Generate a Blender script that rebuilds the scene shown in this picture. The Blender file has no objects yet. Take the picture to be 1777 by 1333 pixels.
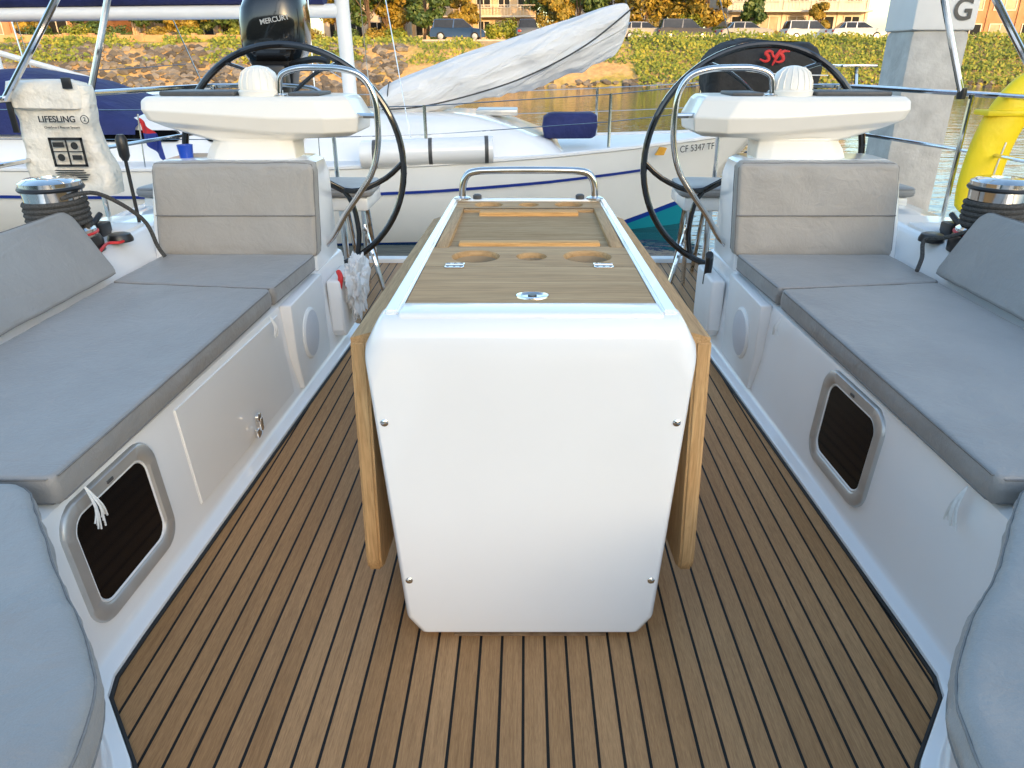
import bpy, bmesh, math, random
from mathutils import Vector, Matrix, noise
random.seed(7)
scene=bpy.context.scene
R=math.radians
# ------------------------------------------------------------ node helpers
def newmat(name):
    m=bpy.data.materials.new(name); m.use_nodes=True
    nt=m.node_tree; b=nt.nodes.get('Principled BSDF')
    return m,nt,b
def N(nt,t,**kw):
    n=nt.nodes.new(t)
    for k,v in kw.items(): setattr(n,k,v)
    return n
def L(nt,a,b): nt.links.new(a,b)
def coords(nt,scale=(1,1,1),rot=(0,0,0)):
    tc=N(nt,'ShaderNodeTexCoord'); mp=N(nt,'ShaderNodeMapping')
    mp.inputs['Scale'].default_value=scale; mp.inputs['Rotation'].default_value=rot
    L(nt,tc.outputs['Object'],mp.inputs['Vector']); return mp.outputs['Vector']
def ramp(nt,fac,stops):
    r=N(nt,'ShaderNodeValToRGB'); e=r.color_ramp.elements
    e[0].position=stops[0][0]; e[0].color=(*stops[0][1],1)
    e[1].position=stops[-1][0]; e[1].color=(*stops[-1][1],1)
    for p,c in stops[1:-1]:
        x=e.new(p); x.color=(*c,1)
    L(nt,fac,r.inputs['Fac']); return r.outputs['Color']
def noise_tex(nt,vec,scale,detail=4,rough=.5,dist=0):
    n=N(nt,'ShaderNodeTexNoise'); n.inputs['Scale'].default_value=scale; n.inputs['Detail'].default_value=detail
    n.inputs['Roughness'].default_value=rough; n.inputs['Distortion'].default_value=dist
    L(nt,vec,n.inputs['Vector']); return n.outputs['Fac']
def bump(nt,b,h,strength=.3,dist=.01,prev=None):
    n=N(nt,'ShaderNodeBump'); n.inputs['Strength'].default_value=strength; n.inputs['Distance'].default_value=dist
    L(nt,h,n.inputs['Height'])
    if prev: L(nt,prev,n.inputs['Normal'])
    L(nt,n.outputs['Normal'],b.inputs['Normal']); return n.outputs['Normal']
def math_n(nt,op,a,b=None,c=None):
    n=N(nt,'ShaderNodeMath',operation=op)
    for i,v in enumerate((a,b,c)):
        if v is None: continue
        if isinstance(v,(int,float)): n.inputs[i].default_value=v
        else: L(nt,v,n.inputs[i])
    return n.outputs[0]
def mixc(nt,fac,a,b,mode='MIX'):
    n=N(nt,'ShaderNodeMix',data_type='RGBA',blend_type=mode)
    if isinstance(fac,(int,float)): n.inputs[0].default_value=fac
    else: L(nt,fac,n.inputs[0])
    for i,v in ((6,a),(7,b)):
        if isinstance(v,tuple): n.inputs[i].default_value=(*v,1)
        else: L(nt,v,n.inputs[i])
    return n.outputs[2]
def mottled(name,c1,c2,scale=5,rough=.5,metal=0,bs=0,bscale=60,bdist=.002,coat=0,detail=4,spec=.5):
    m,nt,b=newmat(name); v=coords(nt)
    f=noise_tex(nt,v,scale,detail)
    L(nt,ramp(nt,f,[(.3,c1),(.7,c2)]),b.inputs['Base Color'])
    b.inputs['Roughness'].default_value=rough; b.inputs['Metallic'].default_value=metal
    b.inputs['Coat Weight'].default_value=coat; b.inputs['Specular IOR Level'].default_value=spec
    if bs: bump(nt,b,noise_tex(nt,v,bscale,4),bs,bdist)
    return m
# ------------------------------------------------------------ materials
gel=mottled('gelcoat',(.84,.835,.825),(.87,.865,.855),3,.2,coat=.5)
gel2=mottled('gelcoat_matte',(.79,.785,.775),(.84,.835,.825),6,.42)
gel3=mottled('gelcoat_cream',(.85,.80,.71),(.88,.835,.75),4,.28,coat=.3)
chrome=mottled('stainless',(.62,.61,.60),(.75,.74,.73),20,.1,metal=1)
alu=mottled('brushed_frame',(.50,.49,.47),(.58,.57,.55),12,.38,metal=.5)
black=mottled('black_plastic',(.012,.012,.013),(.02,.02,.022),10,.35)
blackgloss=mottled('black_gloss',(.006,.006,.007),(.012,.012,.013),10,.12,coat=.6)
rubber=mottled('black_caulk',(.012,.012,.012),(.02,.02,.02),30,.7)
glassd=mottled('dark_pane',(.003,.003,.004),(.006,.006,.007),5,.08,spec=.22)
darkgrey=mottled('dark_grey',(.06,.06,.06),(.09,.09,.09),10,.5)
brownstrip=mottled('base_sealant',(.16,.09,.045),(.30,.19,.10),40,.8)
speakerm=mottled('speaker_grille',(.60,.61,.65),(.66,.67,.71),300,.55,bs=.5,bscale=600)
navy=mottled('navy_canvas',(.012,.018,.09),(.02,.03,.14),4,.8,bs=.6,bscale=8,bdist=.05)
yellow=mottled('yellow_cover',(.92,.64,.005),(.95,.72,.01),5,.5,bs=.5,bscale=7,bdist=.03)
red=mottled('red',(.6,.02,.02),(.7,.03,.03),10,.5)
bluecup=mottled('blue_plastic',(.01,.06,.42),(.015,.08,.5),10,.3)
orange=mottled('orange_mark',(.7,.30,.02),(.8,.4,.03),10,.5)
ropewhite=mottled('white_cord',(.7,.7,.68),(.8,.8,.78),80,.8)
ropedark=mottled('dark_rope',(.03,.03,.028),(.09,.085,.08),160,.85,bs=.8,bscale=300)
bagm=mottled('bag_vinyl',(.74,.69,.60),(.84,.78,.68),5,.5,bs=.9,bscale=9,bdist=.05)
ink=mottled('ink',(.01,.01,.01),(.02,.02,.02),10,.6)
bluestripe=mottled('blue_stripe',(.01,.03,.22),(.015,.04,.28),4,.3)
fabric_black=mottled('black_fabric',(.010,.010,.011),(.02,.02,.021),6,.75,bs=.8,bscale=9,bdist=.03)
sailm,nt,b=newmat('sail_cloth'); v=coords(nt,(1,1,1),(0,R(28),0)); vs_=N(nt,'ShaderNodeMapping'); L(nt,v,vs_.inputs[0]); vs_.inputs['Scale'].default_value=(1.0,5,6)
f=noise_tex(nt,vs_.outputs[0],1.4,4,.5,.8); L(nt,ramp(nt,f,[(.3,(.72,.71,.70)),(.7,(.81,.80,.79))]),b.inputs['Base Color']); b.inputs['Roughness'].default_value=.6
p_=bump(nt,b,f,.8,.08); bump(nt,b,noise_tex(nt,coords(nt),9,4,.5,1),.35,.02,p_)
def fabric(name,c1,c2):
    m,nt,b=newmat(name); v=coords(nt)
    f=noise_tex(nt,v,3.5,5,.6)
    fine=noise_tex(nt,v,420,2)
    col=ramp(nt,f,[(.28,c1),(.72,c2)])
    col=mixc(nt,math_n(nt,'MULTIPLY',fine,.3),col,(.14,.135,.13))
    L(nt,col,b.inputs['Base Color'])
    b.inputs['Roughness'].default_value=.5; b.inputs['Sheen Weight'].default_value=.15
    p=bump(nt,b,noise_tex(nt,v,6,5,.55,.8),.6,.014)
    p=bump(nt,b,noise_tex(nt,v,20,3,.5,2.5),.45,.004,p)
    bump(nt,b,fine,.4,.0012,p)
    return m
fab=fabric('grey_cushion_fabric',(.28,.272,.262),(.34,.332,.32))
fab2=fabric('warm_grey_fabric',(.36,.335,.30),(.41,.385,.35))
fabseam=mottled('cushion_piping',(.17,.165,.16),(.22,.21,.20),90,.8)
def teak_sole():
    m,nt,b=newmat('teak_sole'); tc=N(nt,'ShaderNodeTexCoord'); sx=N(nt,'ShaderNodeSeparateXYZ')
    L(nt,tc.outputs['Object'],sx.inputs[0])
    u=math_n(nt,'DIVIDE',math_n(nt,'ADD',sx.outputs[0],10.306),.0515)
    idx=math_n(nt,'FLOOR',u); fr=math_n(nt,'FRACT',u)
    edge=math_n(nt,'MINIMUM',fr,math_n(nt,'SUBTRACT',1,fr))
    caulk=math_n(nt,'LESS_THAN',edge,.064)
    wn2=N(nt,'ShaderNodeTexWhiteNoise',noise_dimensions='1D'); L(nt,idx,wn2.inputs['W'])
    def g_(sx_,sy_,k,det,ro,di):
        cg=N(nt,'ShaderNodeCombineXYZ')
        L(nt,math_n(nt,'MULTIPLY',sx.outputs[0],sx_),cg.inputs[0])
        L(nt,math_n(nt,'MULTIPLY',sx.outputs[1],sy_),cg.inputs[1])
        L(nt,math_n(nt,'MULTIPLY',wn2.outputs['Value'],k),cg.inputs[2])
        return noise_tex(nt,cg.outputs[0],1.0,det,ro,di)
    g=g_(110,2.4,50,6,.65,.8); g2=g_(430,22,9,3,.6,0); g3=g_(900,60,5,2,.5,0)
    base=ramp(nt,wn2.outputs['Value'],[(0,(.43,.235,.10)),(.5,(.47,.265,.12)),(1,(.52,.30,.14))])
    col=mixc(nt,.55,base,ramp(nt,g,[(.25,(.60,.55,.50)),(.5,(.95,.93,.90)),(.75,(1.15,1.15,1.12))]),'MULTIPLY')
    col=mixc(nt,.35,col,ramp(nt,g2,[(.35,(.5,.46,.42)),(.6,(1.12,1.12,1.12))]),'MULTIPLY')
    col=mixc(nt,.2,col,ramp(nt,g3,[(.4,(.4,.35,.3)),(.6,(1.1,1.1,1.1))]),'MULTIPLY')
    big=noise_tex(nt,tc.outputs['Object'],1.6,4)
    col=mixc(nt,.45,col,ramp(nt,big,[(.3,(.76,.72,.68)),(.7,(1.1,1.1,1.1))]),'MULTIPLY')
    col=mixc(nt,caulk,col,(.008,.008,.008))
    L(nt,col,b.inputs['Base Color'])
    b.inputs['Roughness'].default_value=.6; b.inputs['Specular IOR Level'].default_value=.25
    h=math_n(nt,'SUBTRACT',math_n(nt,'MULTIPLY',g2,.25),caulk)
    bump(nt,b,h,.5,.0015)
    return m
sole_m=teak_sole()
def wood(name,c1,c2,c3,axis='Y',s=1.0,rough=.6,spec=.15):
    m,nt,b=newmat(name)
    sc={'Y':(34*s,2.2*s,34*s),'X':(2.2*s,34*s,34*s),'Z':(34*s,34*s,2.2*s)}[axis]
    v=coords(nt,sc); v2=coords(nt,tuple(k*6 for k in sc))
    f=noise_tex(nt,v,1.0,5,.6,1.2); g=noise_tex(nt,v2,1.0,3,.6)
    rg=math_n(nt,'FRACT',math_n(nt,'MULTIPLY',f,6))
    col=ramp(nt,f,[(.25,c1),(.5,c2),(.75,c3)])
    col=mixc(nt,.3,col,ramp(nt,rg,[(0,(.62,.58,.52)),(.35,(1.05,1.05,1.05)),(1,(1,1,1))]),'MULTIPLY')
    col=mixc(nt,.4,col,ramp(nt,g,[(.35,(.5,.47,.42)),(.6,(1.1,1.1,1.1))]),'MULTIPLY')
    L(nt,col,b.inputs['Base Color']); b.inputs['Roughness'].default_value=rough; b.inputs['Specular IOR Level'].default_value=spec
    bump(nt,b,g,.3,.001); return m
teak_x=wood('teak_table_crosswise',(.40,.24,.11),(.48,.30,.145),(.56,.375,.195),'X',.55)
teak_y=wood('teak_table_lengthwise',(.40,.235,.11),(.48,.30,.145),(.55,.37,.19),'Y')
teak_d=wood('teak_tray_weathered',(.36,.24,.13),(.42,.29,.16),(.48,.35,.21),'X',rough=.8,spec=.05)
teak_o=wood('teak_fiddle_oiled',(.60,.31,.11),(.70,.38,.14),(.76,.46,.20),'X')
teak_l=wood('teak_leaf',(.46,.27,.12),(.55,.34,.16),(.63,.42,.21),'Z')
cup_in=mottled('cup_recess',(.30,.23,.15),(.36,.28,.19),8,.7)
# ------------------------------------------------------------ mesh builder
class MB:
    def __init__(s): s.v=[]; s.f=[]; s.m=[]
    def add(s,vs,fs,mi=0):
        o=len(s.v); s.v+= [tuple(v) for v in vs]
        for f in fs: s.f.append([i+o for i in f]); s.m.append(mi)
    def bm(s,bm,mi=0,mat=None):
        bm.verts.ensure_lookup_table()
        for i,v in enumerate(bm.verts): v.index=i
        vs=[(mat@v.co if mat else v.co) for v in bm.verts]
        s.add(vs,[[v.index for v in f.verts] for f in bm.faces],mi); bm.free()
    def box(s,x0,x1,y0,y1,z0,z1,bev=0,mi=0,mat=None,seg=2):
        bm=bmesh.new(); bmesh.ops.create_cube(bm,size=1)
        for v in bm.verts:
            v.co=Vector(((x0+x1)/2+v.co.x*(x1-x0),(y0+y1)/2+v.co.y*(y1-y0),(z0+z1)/2+v.co.z*(z1-z0)))
        if bev: bmesh.ops.bevel(bm,geom=list(bm.edges),offset=bev,segments=seg,profile=.5,affect='EDGES')
        s.bm(bm,mi,mat)
    def prism(s,poly,axis,a0,a1,bev=0,mi=0,mat=None,seg=3):
        def P(p,a):
            return {'Y':(p[0],a,p[1]),'X':(a,p[0],p[1]),'Z':(p[0],p[1],a)}[axis]
        bm=bmesh.new(); lo=[bm.verts.new(P(p,a0)) for p in poly]; hi=[bm.verts.new(P(p,a1)) for p in poly]
        n=len(poly); bm.faces.new(lo[::-1]); bm.faces.new(hi)
        for i in range(n): bm.faces.new((lo[i],lo[(i+1)%n],hi[(i+1)%n],hi[i]))
        bmesh.ops.recalc_face_normals(bm,faces=bm.faces)
        if bev:
            es=[e for e in bm.edges if len(e.link_faces)==2 and e.calc_face_angle(0)>R(50)]
            bmesh.ops.bevel(bm,geom=es,offset=bev,segments=seg,profile=.5,affect='EDGES')
        s.bm(bm,mi,mat)
    def loft(s,rings,cap0=True,cap1=True,mi=0,closed=True):
        n=len(rings[0]); vs=[p for r in rings for p in r]; fs=[]
        for k in range(len(rings)-1):
            for i in range(n if closed else n-1):
                j=(i+1)%n; fs.append([k*n+i,k*n+j,(k+1)*n+j,(k+1)*n+i])
        if cap0: fs.append(list(range(n))[::-1])
        if cap1: fs.append([(len(rings)-1)*n+i for i in range(n)])
        s.add(vs,fs,mi)
    def tube(s,pts,r,n=10,sub=6,closed=False,mi=0,flat=1.0):
        P=[Vector(p) for p in pts]
        if sub>1 and len(P)>2:
            Q=[];m=len(P)
            rng=range(m) if closed else range(m-1)
            for i in rng:
                if closed: a,b,c,d=P[(i-1)%m],P[i],P[(i+1)%m],P[(i+2)%m]
                else: a,b,c,d=P[max(i-1,0)],P[i],P[i+1],P[min(i+2,m-1)]
                for k in range(sub):
                    t=k/sub
                    Q.append(.5*((2*b)+(c-a)*t+(2*a-5*b+4*c-d)*t*t+(3*b-a-3*c+d)*t**3))
            if not closed: Q.append(P[-1])
            P=Q
        m=len(P); rings=[]; up=None
        for i in range(m):
            if closed: t=(P[(i+1)%m]-P[(i-1)%m])
            else: t=P[min(i+1,m-1)]-P[max(i-1,0)]
            t.normalize()
            if up is None:
                up=Vector((0,0,1)) if abs(t.z)<.9 else Vector((0,1,0))
            up=(up-t*up.dot(t)).normalized(); sd=t.cross(up)
            rr=r(i/(m-1)) if callable(r) else r
            rings.append([P[i]+(up*math.cos(2*math.pi*k/n)+sd*math.sin(2*math.pi*k/n)*flat)*rr for k in range(n)])
        if closed:
            rings.append(rings[0]); s.loft(rings,False,False,mi)
        else: s.loft(rings,True,True,mi)
    def lathe(s,prof,c,n=28,mi=0,mat=None,sy=1.0):
        rings=[[Vector((c[0]+r*math.cos(2*math.pi*k/n),c[1]+r*sy*math.sin(2*math.pi*k/n),c[2]+z)) for k in range(n)] for r,z in prof]
        if mat: rings=[[mat@p for p in rg] for rg in rings]
        s.loft(rings,True,True,mi)
    def make(s,name,mats,parent=None,smooth=35,label=None,coll=None):
        me=bpy.data.meshes.new(name); me.from_pydata(s.v,[],s.f)
        if not isinstance(mats,(list,tuple)): mats=[mats]
        for m in mats: me.materials.append(m)
        me.polygons.foreach_set('material_index',s.m)
        bm=bmesh.new(); bm.from_mesh(me); bmesh.ops.recalc_face_normals(bm,faces=bm.faces); bm.to_mesh(me); bm.free()
        if smooth:
            me.polygons.foreach_set('use_smooth',[True]*len(me.polygons)); me.set_sharp_from_angle(angle=R(smooth))
        me.update()
        ob=bpy.data.objects.new(name,me); scene.collection.objects.link(ob)
        if parent: par(ob,parent)
        if label: ob['label']=label
        return ob
def gmat(o):
    m=Matrix.Translation(o.location)@o.rotation_euler.to_matrix().to_4x4()@Matrix.Diagonal((*o.scale,1))
    if o.parent: return gmat(o.parent)@o.matrix_parent_inverse@m
    return m
def par(ob,p):
    ob.parent=p; ob.matrix_parent_inverse=gmat(p).inverted()
def empty(name,loc,label=None,category=None,parent=None,group=None):
    o=bpy.data.objects.new(name,None); o.location=loc; o.empty_display_size=.1; scene.collection.objects.link(o)
    if parent: par(o,parent)
    if label: o['label']=label
    if category: o['category']=category
    if group: o['group']=group
    return o
def tag(o,label,category,group=None):
    o['label']=label;o['category']=category
    if group:o['group']=group
def rr(x0,x1,y0,y1,r,z,n=5):
    pts=[]
    for cx,cy,a in ((x1-r,y1-r,0),(x0+r,y1-r,90),(x0+r,y0+r,180),(x1-r,y0+r,270)):
        for k in range(n+1):
            t=R(a+90*k/n); pts.append((cx+r*math.cos(t),cy+r*math.sin(t),z))
    return pts
def rr2(x0,x1,y0,y1,r,n=6): return [(p[0],p[1]) for p in rr(x0,x1,y0,y1,r,0,n)]
def text(name,body,size,mat4,mat,parent,ext=.0008,bold=False):
    cu=bpy.data.curves.new(name,'FONT'); cu.body=body; cu.size=size; cu.extrude=ext; cu.align_x='CENTER'; cu.align_y='CENTER'
    if bold: cu.offset=size*.018
    t=bpy.data.objects.new('tmp',cu); scene.collection.objects.link(t)
    bpy.context.view_layer.update()
    me=bpy.data.meshes.new_from_object(t.evaluated_get(bpy.context.evaluated_depsgraph_get()))
    bpy.data.objects.remove(t); me.transform(mat4); me.materials.clear(); me.materials.append(mat)
    o=bpy.data.objects.new(name,me); scene.collection.objects.link(o); par(o,parent); return o
def M4(loc,rx=90,ry=0,rz=0):
    return Matrix.Translation(loc)@Matrix.Rotation(R(rz),4,'Z')@Matrix.Rotation(R(ry),4,'Y')@Matrix.Rotation(R(rx),4,'X')
# ------------------------------------------------------------ cushions
def cushion(name,outline,z0,th,r=.022,corner=.05,puff=.012,mat=fab,xf=None,label='',seed=0,wr=.004,group=None,category='cushion'):
    n=len(outline); pts=[]
    for i in range(n):
        p=Vector(outline[i]); a=Vector(outline[i-1]); b=Vector(outline[(i+1)%n])
        da=(a-p); db=(b-p); c=min(corner,da.length*.45,db.length*.45); A=p+da.normalized()*c; B=p+db.normalized()*c
        for k in range(5):
            t=k/4; pts.append(A*(1-t)**2+p*2*t*(1-t)+B*t*t)
    tot=[0]
    for i in range(len(pts)): tot.append(tot[-1]+(pts[(i+1)%len(pts)]-pts[i]).length)
    step=.016; M=int(tot[-1]/step); S=[]; j=0
    for k in range(M):
        d=tot[-1]*k/M
        while tot[j+1]<d: j+=1
        f=(d-tot[j])/max(1e-6,tot[j+1]-tot[j]); S.append(pts[j].lerp(pts[(j+1)%len(pts)],f))
    area=sum(S[i].x*S[(i+1)%M].y-S[(i+1)%M].x*S[i].y for i in range(M))
    if area<0: S.reverse()
    cen=sum(S,Vector((0,0)))/M
    nor=[]
    for i in range(M):
        t=(S[(i+1)%M]-S[i-1]).normalized(); nor.append(Vector((t.y,-t.x)))
    rings=[]
    def ring(off,z,wf=0):
        out=[]
        for i in range(M):
            p=S[i]-nor[i]*off
            w=noise.noise(Vector((S[i].x*9+seed,S[i].y*9,z*14)))*wr*wf+noise.noise(Vector((S[i].x*30+seed,S[i].y*30,z*9)))*wr*.5*wf
            p=p+nor[i]*w; out.append(Vector((p.x,p.y,z+w*.5)))
        rings.append(out)
    for k in range(5):
        a=R(90*k/4); ring(r*(1-math.sin(a)),z0+r*(1-math.cos(a)),.3)
    for k in range(1,4): ring(-.003*math.sin(math.pi*k/4),z0+r+(th-2*r)*k/4,1)
    for k in range(5):
        a=R(90*k/4); ring(r*(1-math.cos(a)),z0+th-r+r*math.sin(a),.5)
    last=rings[-1]
    for q in (.975,.95,.91,.86,.8,.72,.6,.47,.33,.18,.06):
        out=[]
        for i in range(M):
            b=Vector((last[i].x,last[i].y)); p=cen+(b-cen)*q
            e=(1-q); pf=puff*min(1,e*5)*(1-.15*e)
            w=noise.noise(Vector((p.x*5+seed,p.y*5,3)))*wr*1.0+noise.noise(Vector((p.x*14+seed,p.y*6,7)))*wr*.6+max(0,1-e*7)*noise.noise(Vector((p.x*34+seed,p.y*34,1)))*wr*.8
            out.append(Vector((p.x,p.y,z0+th+pf+w*min(1,e*14))))
        rings.append(out)
    if xf: rings=[[xf(p) for p in rg] for rg in rings]
    mb=MB(); mb.loft(rings)
    o=mb.make(name,mat,smooth=60); tag(o,label,category,group)
    for q in (9,3):
        mb=MB(); ps=rings[q]; mb.tube([ps[i] for i in range(0,M,2)],.0026,n=5,sub=1,closed=True)
        mb.make('piping',fabseam,o)
    return o
# ------------------------------------------------------------ our boat
boat=empty('sailboat',(0,2,-.7),'white sailing yacht with teak cockpit floor moored in marina','sailboat')
def itp(tab,y):
    if y<=tab[0][0]: return tab[0][1]
    for (a,b),(c,d) in zip(tab,tab[1:]):
        if y<=c: return b+(d-b)*(y-a)/(c-a)
    return tab[-1][1]
Stab=[(-.6,.58),(.4,.58),(.6,.59),(.72,.62),(.84,.69),(1.0,.79),(1.16,.92),(1.22,.937),(1.35,.935),(2.6,.888),(3.3,.858),(3.6,.85)]
Sx=lambda y:itp(Stab,y)
ys=[-.5,.2,.4,.6,.72,.84,1.0,1.16,1.22,1.35,1.8,2.2,2.6,3.0,3.3,3.5]
mb=MB()
vs=[];fs=[]
for y in ys: vs+=[(-Sx(y),y,.004),(Sx(y),y,.004)]
for i in range(len(ys)-1): fs.append([2*i,2*i+1,2*i+3,2*i+2])
mb.add(vs,fs)
mb.add([(-1.95,3.5,.004),(1.95,3.5,.004),(1.85,4.85,.004),(-1.85,4.85,.004)],[[0,1,2,3]])
mb.make('cockpit_floor',sole_m,boat,smooth=0)
mb=MB()
mb.box(-1.9,1.9,-.5,4.9,-.12,-.002); mb.box(-1.9,1.9,4.86,4.95,-.5,.03,.01)
mb.make('floor_pan',gel2,boat)
for s in (-1,1):
    mb=MB(); mb.tube([(s*(Sx(y)-.003),y,.006) for y in ys[1:]],.006,n=6,sub=1)
    mb.make('caulking_edge',rubber,boat)
for s in (-1,1):
    mb=MB(); rings=[]
    yy=[-.6,.2,.4,.6,.66,.72,.78,.84,.92,1.0,1.08,1.16,1.22,1.28,1.35,1.6,2.0,2.4,2.8,3.1,3.3,3.56]
    for y in yy:
        S=Sx(y)
        pr=[(S-.03,-.02),(S,.004),(S+.002,.018),(S+.012,.024),(S+.032,.026),(S+.040,.032),(S+.045,.045),(S+.068,.40),(S+.074,.415),(S+.095,.426),
            (1.58,.428),(1.62,.44),(1.64,.465),(1.70,.57),(1.715,.588),(1.75,.598),(2.15,.575),(2.32,.55),(2.40,.51),(2.43,.43),(2.30,-.9)]
        rings.append([Vector((s*a,y,b)) for a,b in pr])
    mb.loft(rings,True,True,closed=False)
    mb.make('seat_moulding',gel,boat,smooth=40)
    mb=MB(); rings=[]
    for y,x in ((3.56,1.66),(4.0,1.7),(4.5,1.74),(4.86,1.72)):
        rings.append([Vector((s*a,y,b)) for a,b in [(x,-.02),(x+.02,.42),(x+.04,.48),(x+.08,.51),(2.15,.51),(2.3,.49),(2.38,.43),(2.25,-.9)]])
    mb.loft(rings,True,True,closed=False)
    mb.make('aft_coaming',gel,boat,smooth=40)
    mb=MB()
    def ring(x0,x1,y0,y1,r,z): return [Vector((s*p[0],p[1],p[2])) for p in rr(x0,x1,y0,y1,r,z)]
    mb.loft([ring(.935,1.66,3.15,3.56,.03,.42),ring(.935,1.65,3.17,3.56,.03,.6),ring(.932,1.635,3.215,3.55,.03,.8),ring(.945,1.62,3.225,3.54,.04,.865),ring(.97,1.59,3.25,3.52,.05,.885)])
    mb.make('pedestal_base',gel,boat,smooth=40)
    con=empty('helm_console',(s*1.2,3.45,.9),parent=boat)
    mb=MB()
    def fac(x0,x1,y0,y1,ci,co,z,lift=0):
        pts=[(x0,y0+ci*.6),(x0+ci,y0+.01),(x0+ci+.22,y0),(x1-co,y0+.012),(x1,y0+co),(x1,y1-.03),(x1-.03,y1),(x0+.05,y1),(x0,y1-.05)]
        out=[]
        for a,b_ in pts:
            f=max(0,min(1,(a-1.05)/.6)); out.append(Vector((s*a,b_,z+lift*f)))
        return out
    mb.loft([fac(1.02,1.43,3.29,3.52,.06,.05,.87),fac(1.03,1.42,3.32,3.56,.06,.05,.92),fac(1.04,1.40,3.34,3.6,.06,.05,.955),fac(1.0,1.48,3.335,3.62,.07,.05,.965,.015),
             fac(.79,1.60,3.325,3.66,.12,.04,.972,.05),fac(.745,1.64,3.285,3.70,.13,.03,.992,.055),fac(.735,1.65,3.268,3.70,.135,.025,1.055,.035),fac(.775,1.655,3.292,3.70,.14,.025,1.125,0),fac(.795,1.64,3.31,3.69,.14,.03,1.140,0)])
    o=mb.make('console_body',gel3,con,smooth=14)
    bv=o.modifiers.new('bevel','BEVEL'); bv.width=.007; bv.segments=3; bv.limit_method='ANGLE'; bv.angle_limit=R(14)
    for a,b_,c in ((1.27,1.60,.02),(.90,1.04,.015)):
        mb=MB(); mb.box(*sorted((s*a,s*b_)),3.38,3.6,1.139,1.139+c,.007); mb.make('instrument_display',darkgrey,con)
    mb=MB(); prof=[(.092,0),(.095,.02),(.088,.025),(.085,.06),(.07,.095),(.045,.115),(.015,.122),(.001,.123)]
    mb.lathe(prof,(s*1.17,3.43,1.139))
    for k in range(7):
        a=R(-60+k*20)
        mb.tube([(s*1.17+math.sin(a)*.0895*c,3.43-math.cos(a)*.0895*c,1.139+z) for c,z in ((1,.03),(.96,.06),(.8,.095),(.5,.115))],.003,n=5,sub=1)
    mb.make('compass_cover',gel3,con)
    mb=MB()
    g=[(-1.08,1.13),(-1.078,1.17),(-1.06,1.225),(-.99,1.25),(-.90,1.253),(-.78,1.247),(-.70,1.215),(-.66,1.14),(-.652,1.03),(-.66,.93),(-.695,.82),(-.765,.72),(-.84,.625),(-.895,.54),(-.94,.49)]
    mb.tube([(-s*x,3.36+(.04 if i<5 else 0),z) for i,(x,z) in enumerate(g)],.0135,n=12,sub=5)
    mb.tube([(s*.65,3.36,1.06),(s*.78,3.4,1.06)],.011,n=8,sub=1)
    mb.lathe([(.032,0),(.032,.006),(.018,.012)],(s*1.08,3.4,1.138),16)
    mb.make('grab_rail',chrome,con)
    C=Vector((-1.172 if s<0 else 1.15,3.8,.80)); RR=.55
    wh=empty('steering_wheel',C,parent=boat)
    def wp(a,r,dy=0): return C+Vector((s*math.cos(R(a))*-1*r,dy,math.sin(R(a))*r))
    mb=MB(); mb.tube([wp(k*5,RR) for k in range(72)],.0165,n=10,sub=1,closed=True); mb.make('wheel_rim',blackgloss,wh)
    mb=MB()
    for a in (-30,90,210):
        mb.tube([wp(a,.05,-.03),wp(a,.2,-.012),wp(a,.27,0)],.016,n=8,sub=3,flat=.6)
        for d in (-1,1):
            mb.tube([wp(a,.26),wp(a+d*7,.34),wp(a+d*21,.46),wp(a+d*31,RR)],.0135,n=8,sub=3,flat=.7)
    mb.lathe([(.06,-.04),(.07,-.01),(.06,.02),(.03,.03)],(0,0,0),20,mat=Matrix.Translation(C)@Matrix.Rotation(R(90),4,'X'))
    mb.tube([C,C+Vector((0,-.25,0))],.03,n=12,sub=1)
    mb.make('wheel_spokes',blackgloss,wh)
    X=Sx(2.8)
    mb=MB(); 
    mb.prism([(2.66,.42),(2.66,.20),(2.70,.05),(3.12,.05),(3.12,.42)],'X',s*(X+.030),s*(X+.075),.006)
    mb.make('speaker_panel',gel2,boat)
    sp=empty('speaker',(s*X,2.84,.22),parent=boat)
    mat=Matrix.Translation((s*(X+.032),2.86,.235))@Matrix.Rotation(R(-90*s),4,'Y')
    mb=MB(); mb.lathe([(.108,0),(.108,.006),(.098,.012),(.092,.010)],(0,0,0),36,mat=mat); mb.make('speaker_ring',gel2,sp)
    mb=MB(); mb.lathe([(.096,.0115),(.08,.016),(.04,.020),(.001,.021)],(0,0,0),36,mat=mat); mb.make('speaker_grille',speakerm,sp)
    mb=MB(); mb.prism([(3.2,.36),(3.2,.12),(3.23,.08),(3.48,.08),(3.5,.12),(3.5,.36)],'X',s*(Sx(3.3)-.005),s*(Sx(3.3)+.06),.012)
    mb.make('side_pocket',gel2,boat)
    if s>0:
        mb=MB(); mb.tube([(s*(Sx(3.3)+.01),3.36,.30),(s*(Sx(3.3)+.01),3.34,.42),(s*(Sx(3.3)),3.31,.455)],.018,n=10); mb.make('winch_handle_grip',black,boat)
    else:
        mb=MB(); mb.tube([(s*(Sx(3.3)+.01),3.22,.30),(s*(Sx(3.3)-.005),3.22,.37),(s*(Sx(3.3)+.01),3.25,.39)],.012,n=8); mb.make('red_handle',red,boat)
    wx,wy,wz=s*1.83,2.84,.585
    wn=empty('winch',(wx,wy,wz),parent=boat)
    WM=Matrix.Translation((wx,wy,wz))@Matrix.Scale(1.14,4)@Matrix.Translation((-wx,-wy,-wz))
    def wmake(mb,n_,m_):
        mb.v=[tuple(WM@Vector(q)) for q in mb.v]; mb.make(n_,m_,wn)
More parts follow.
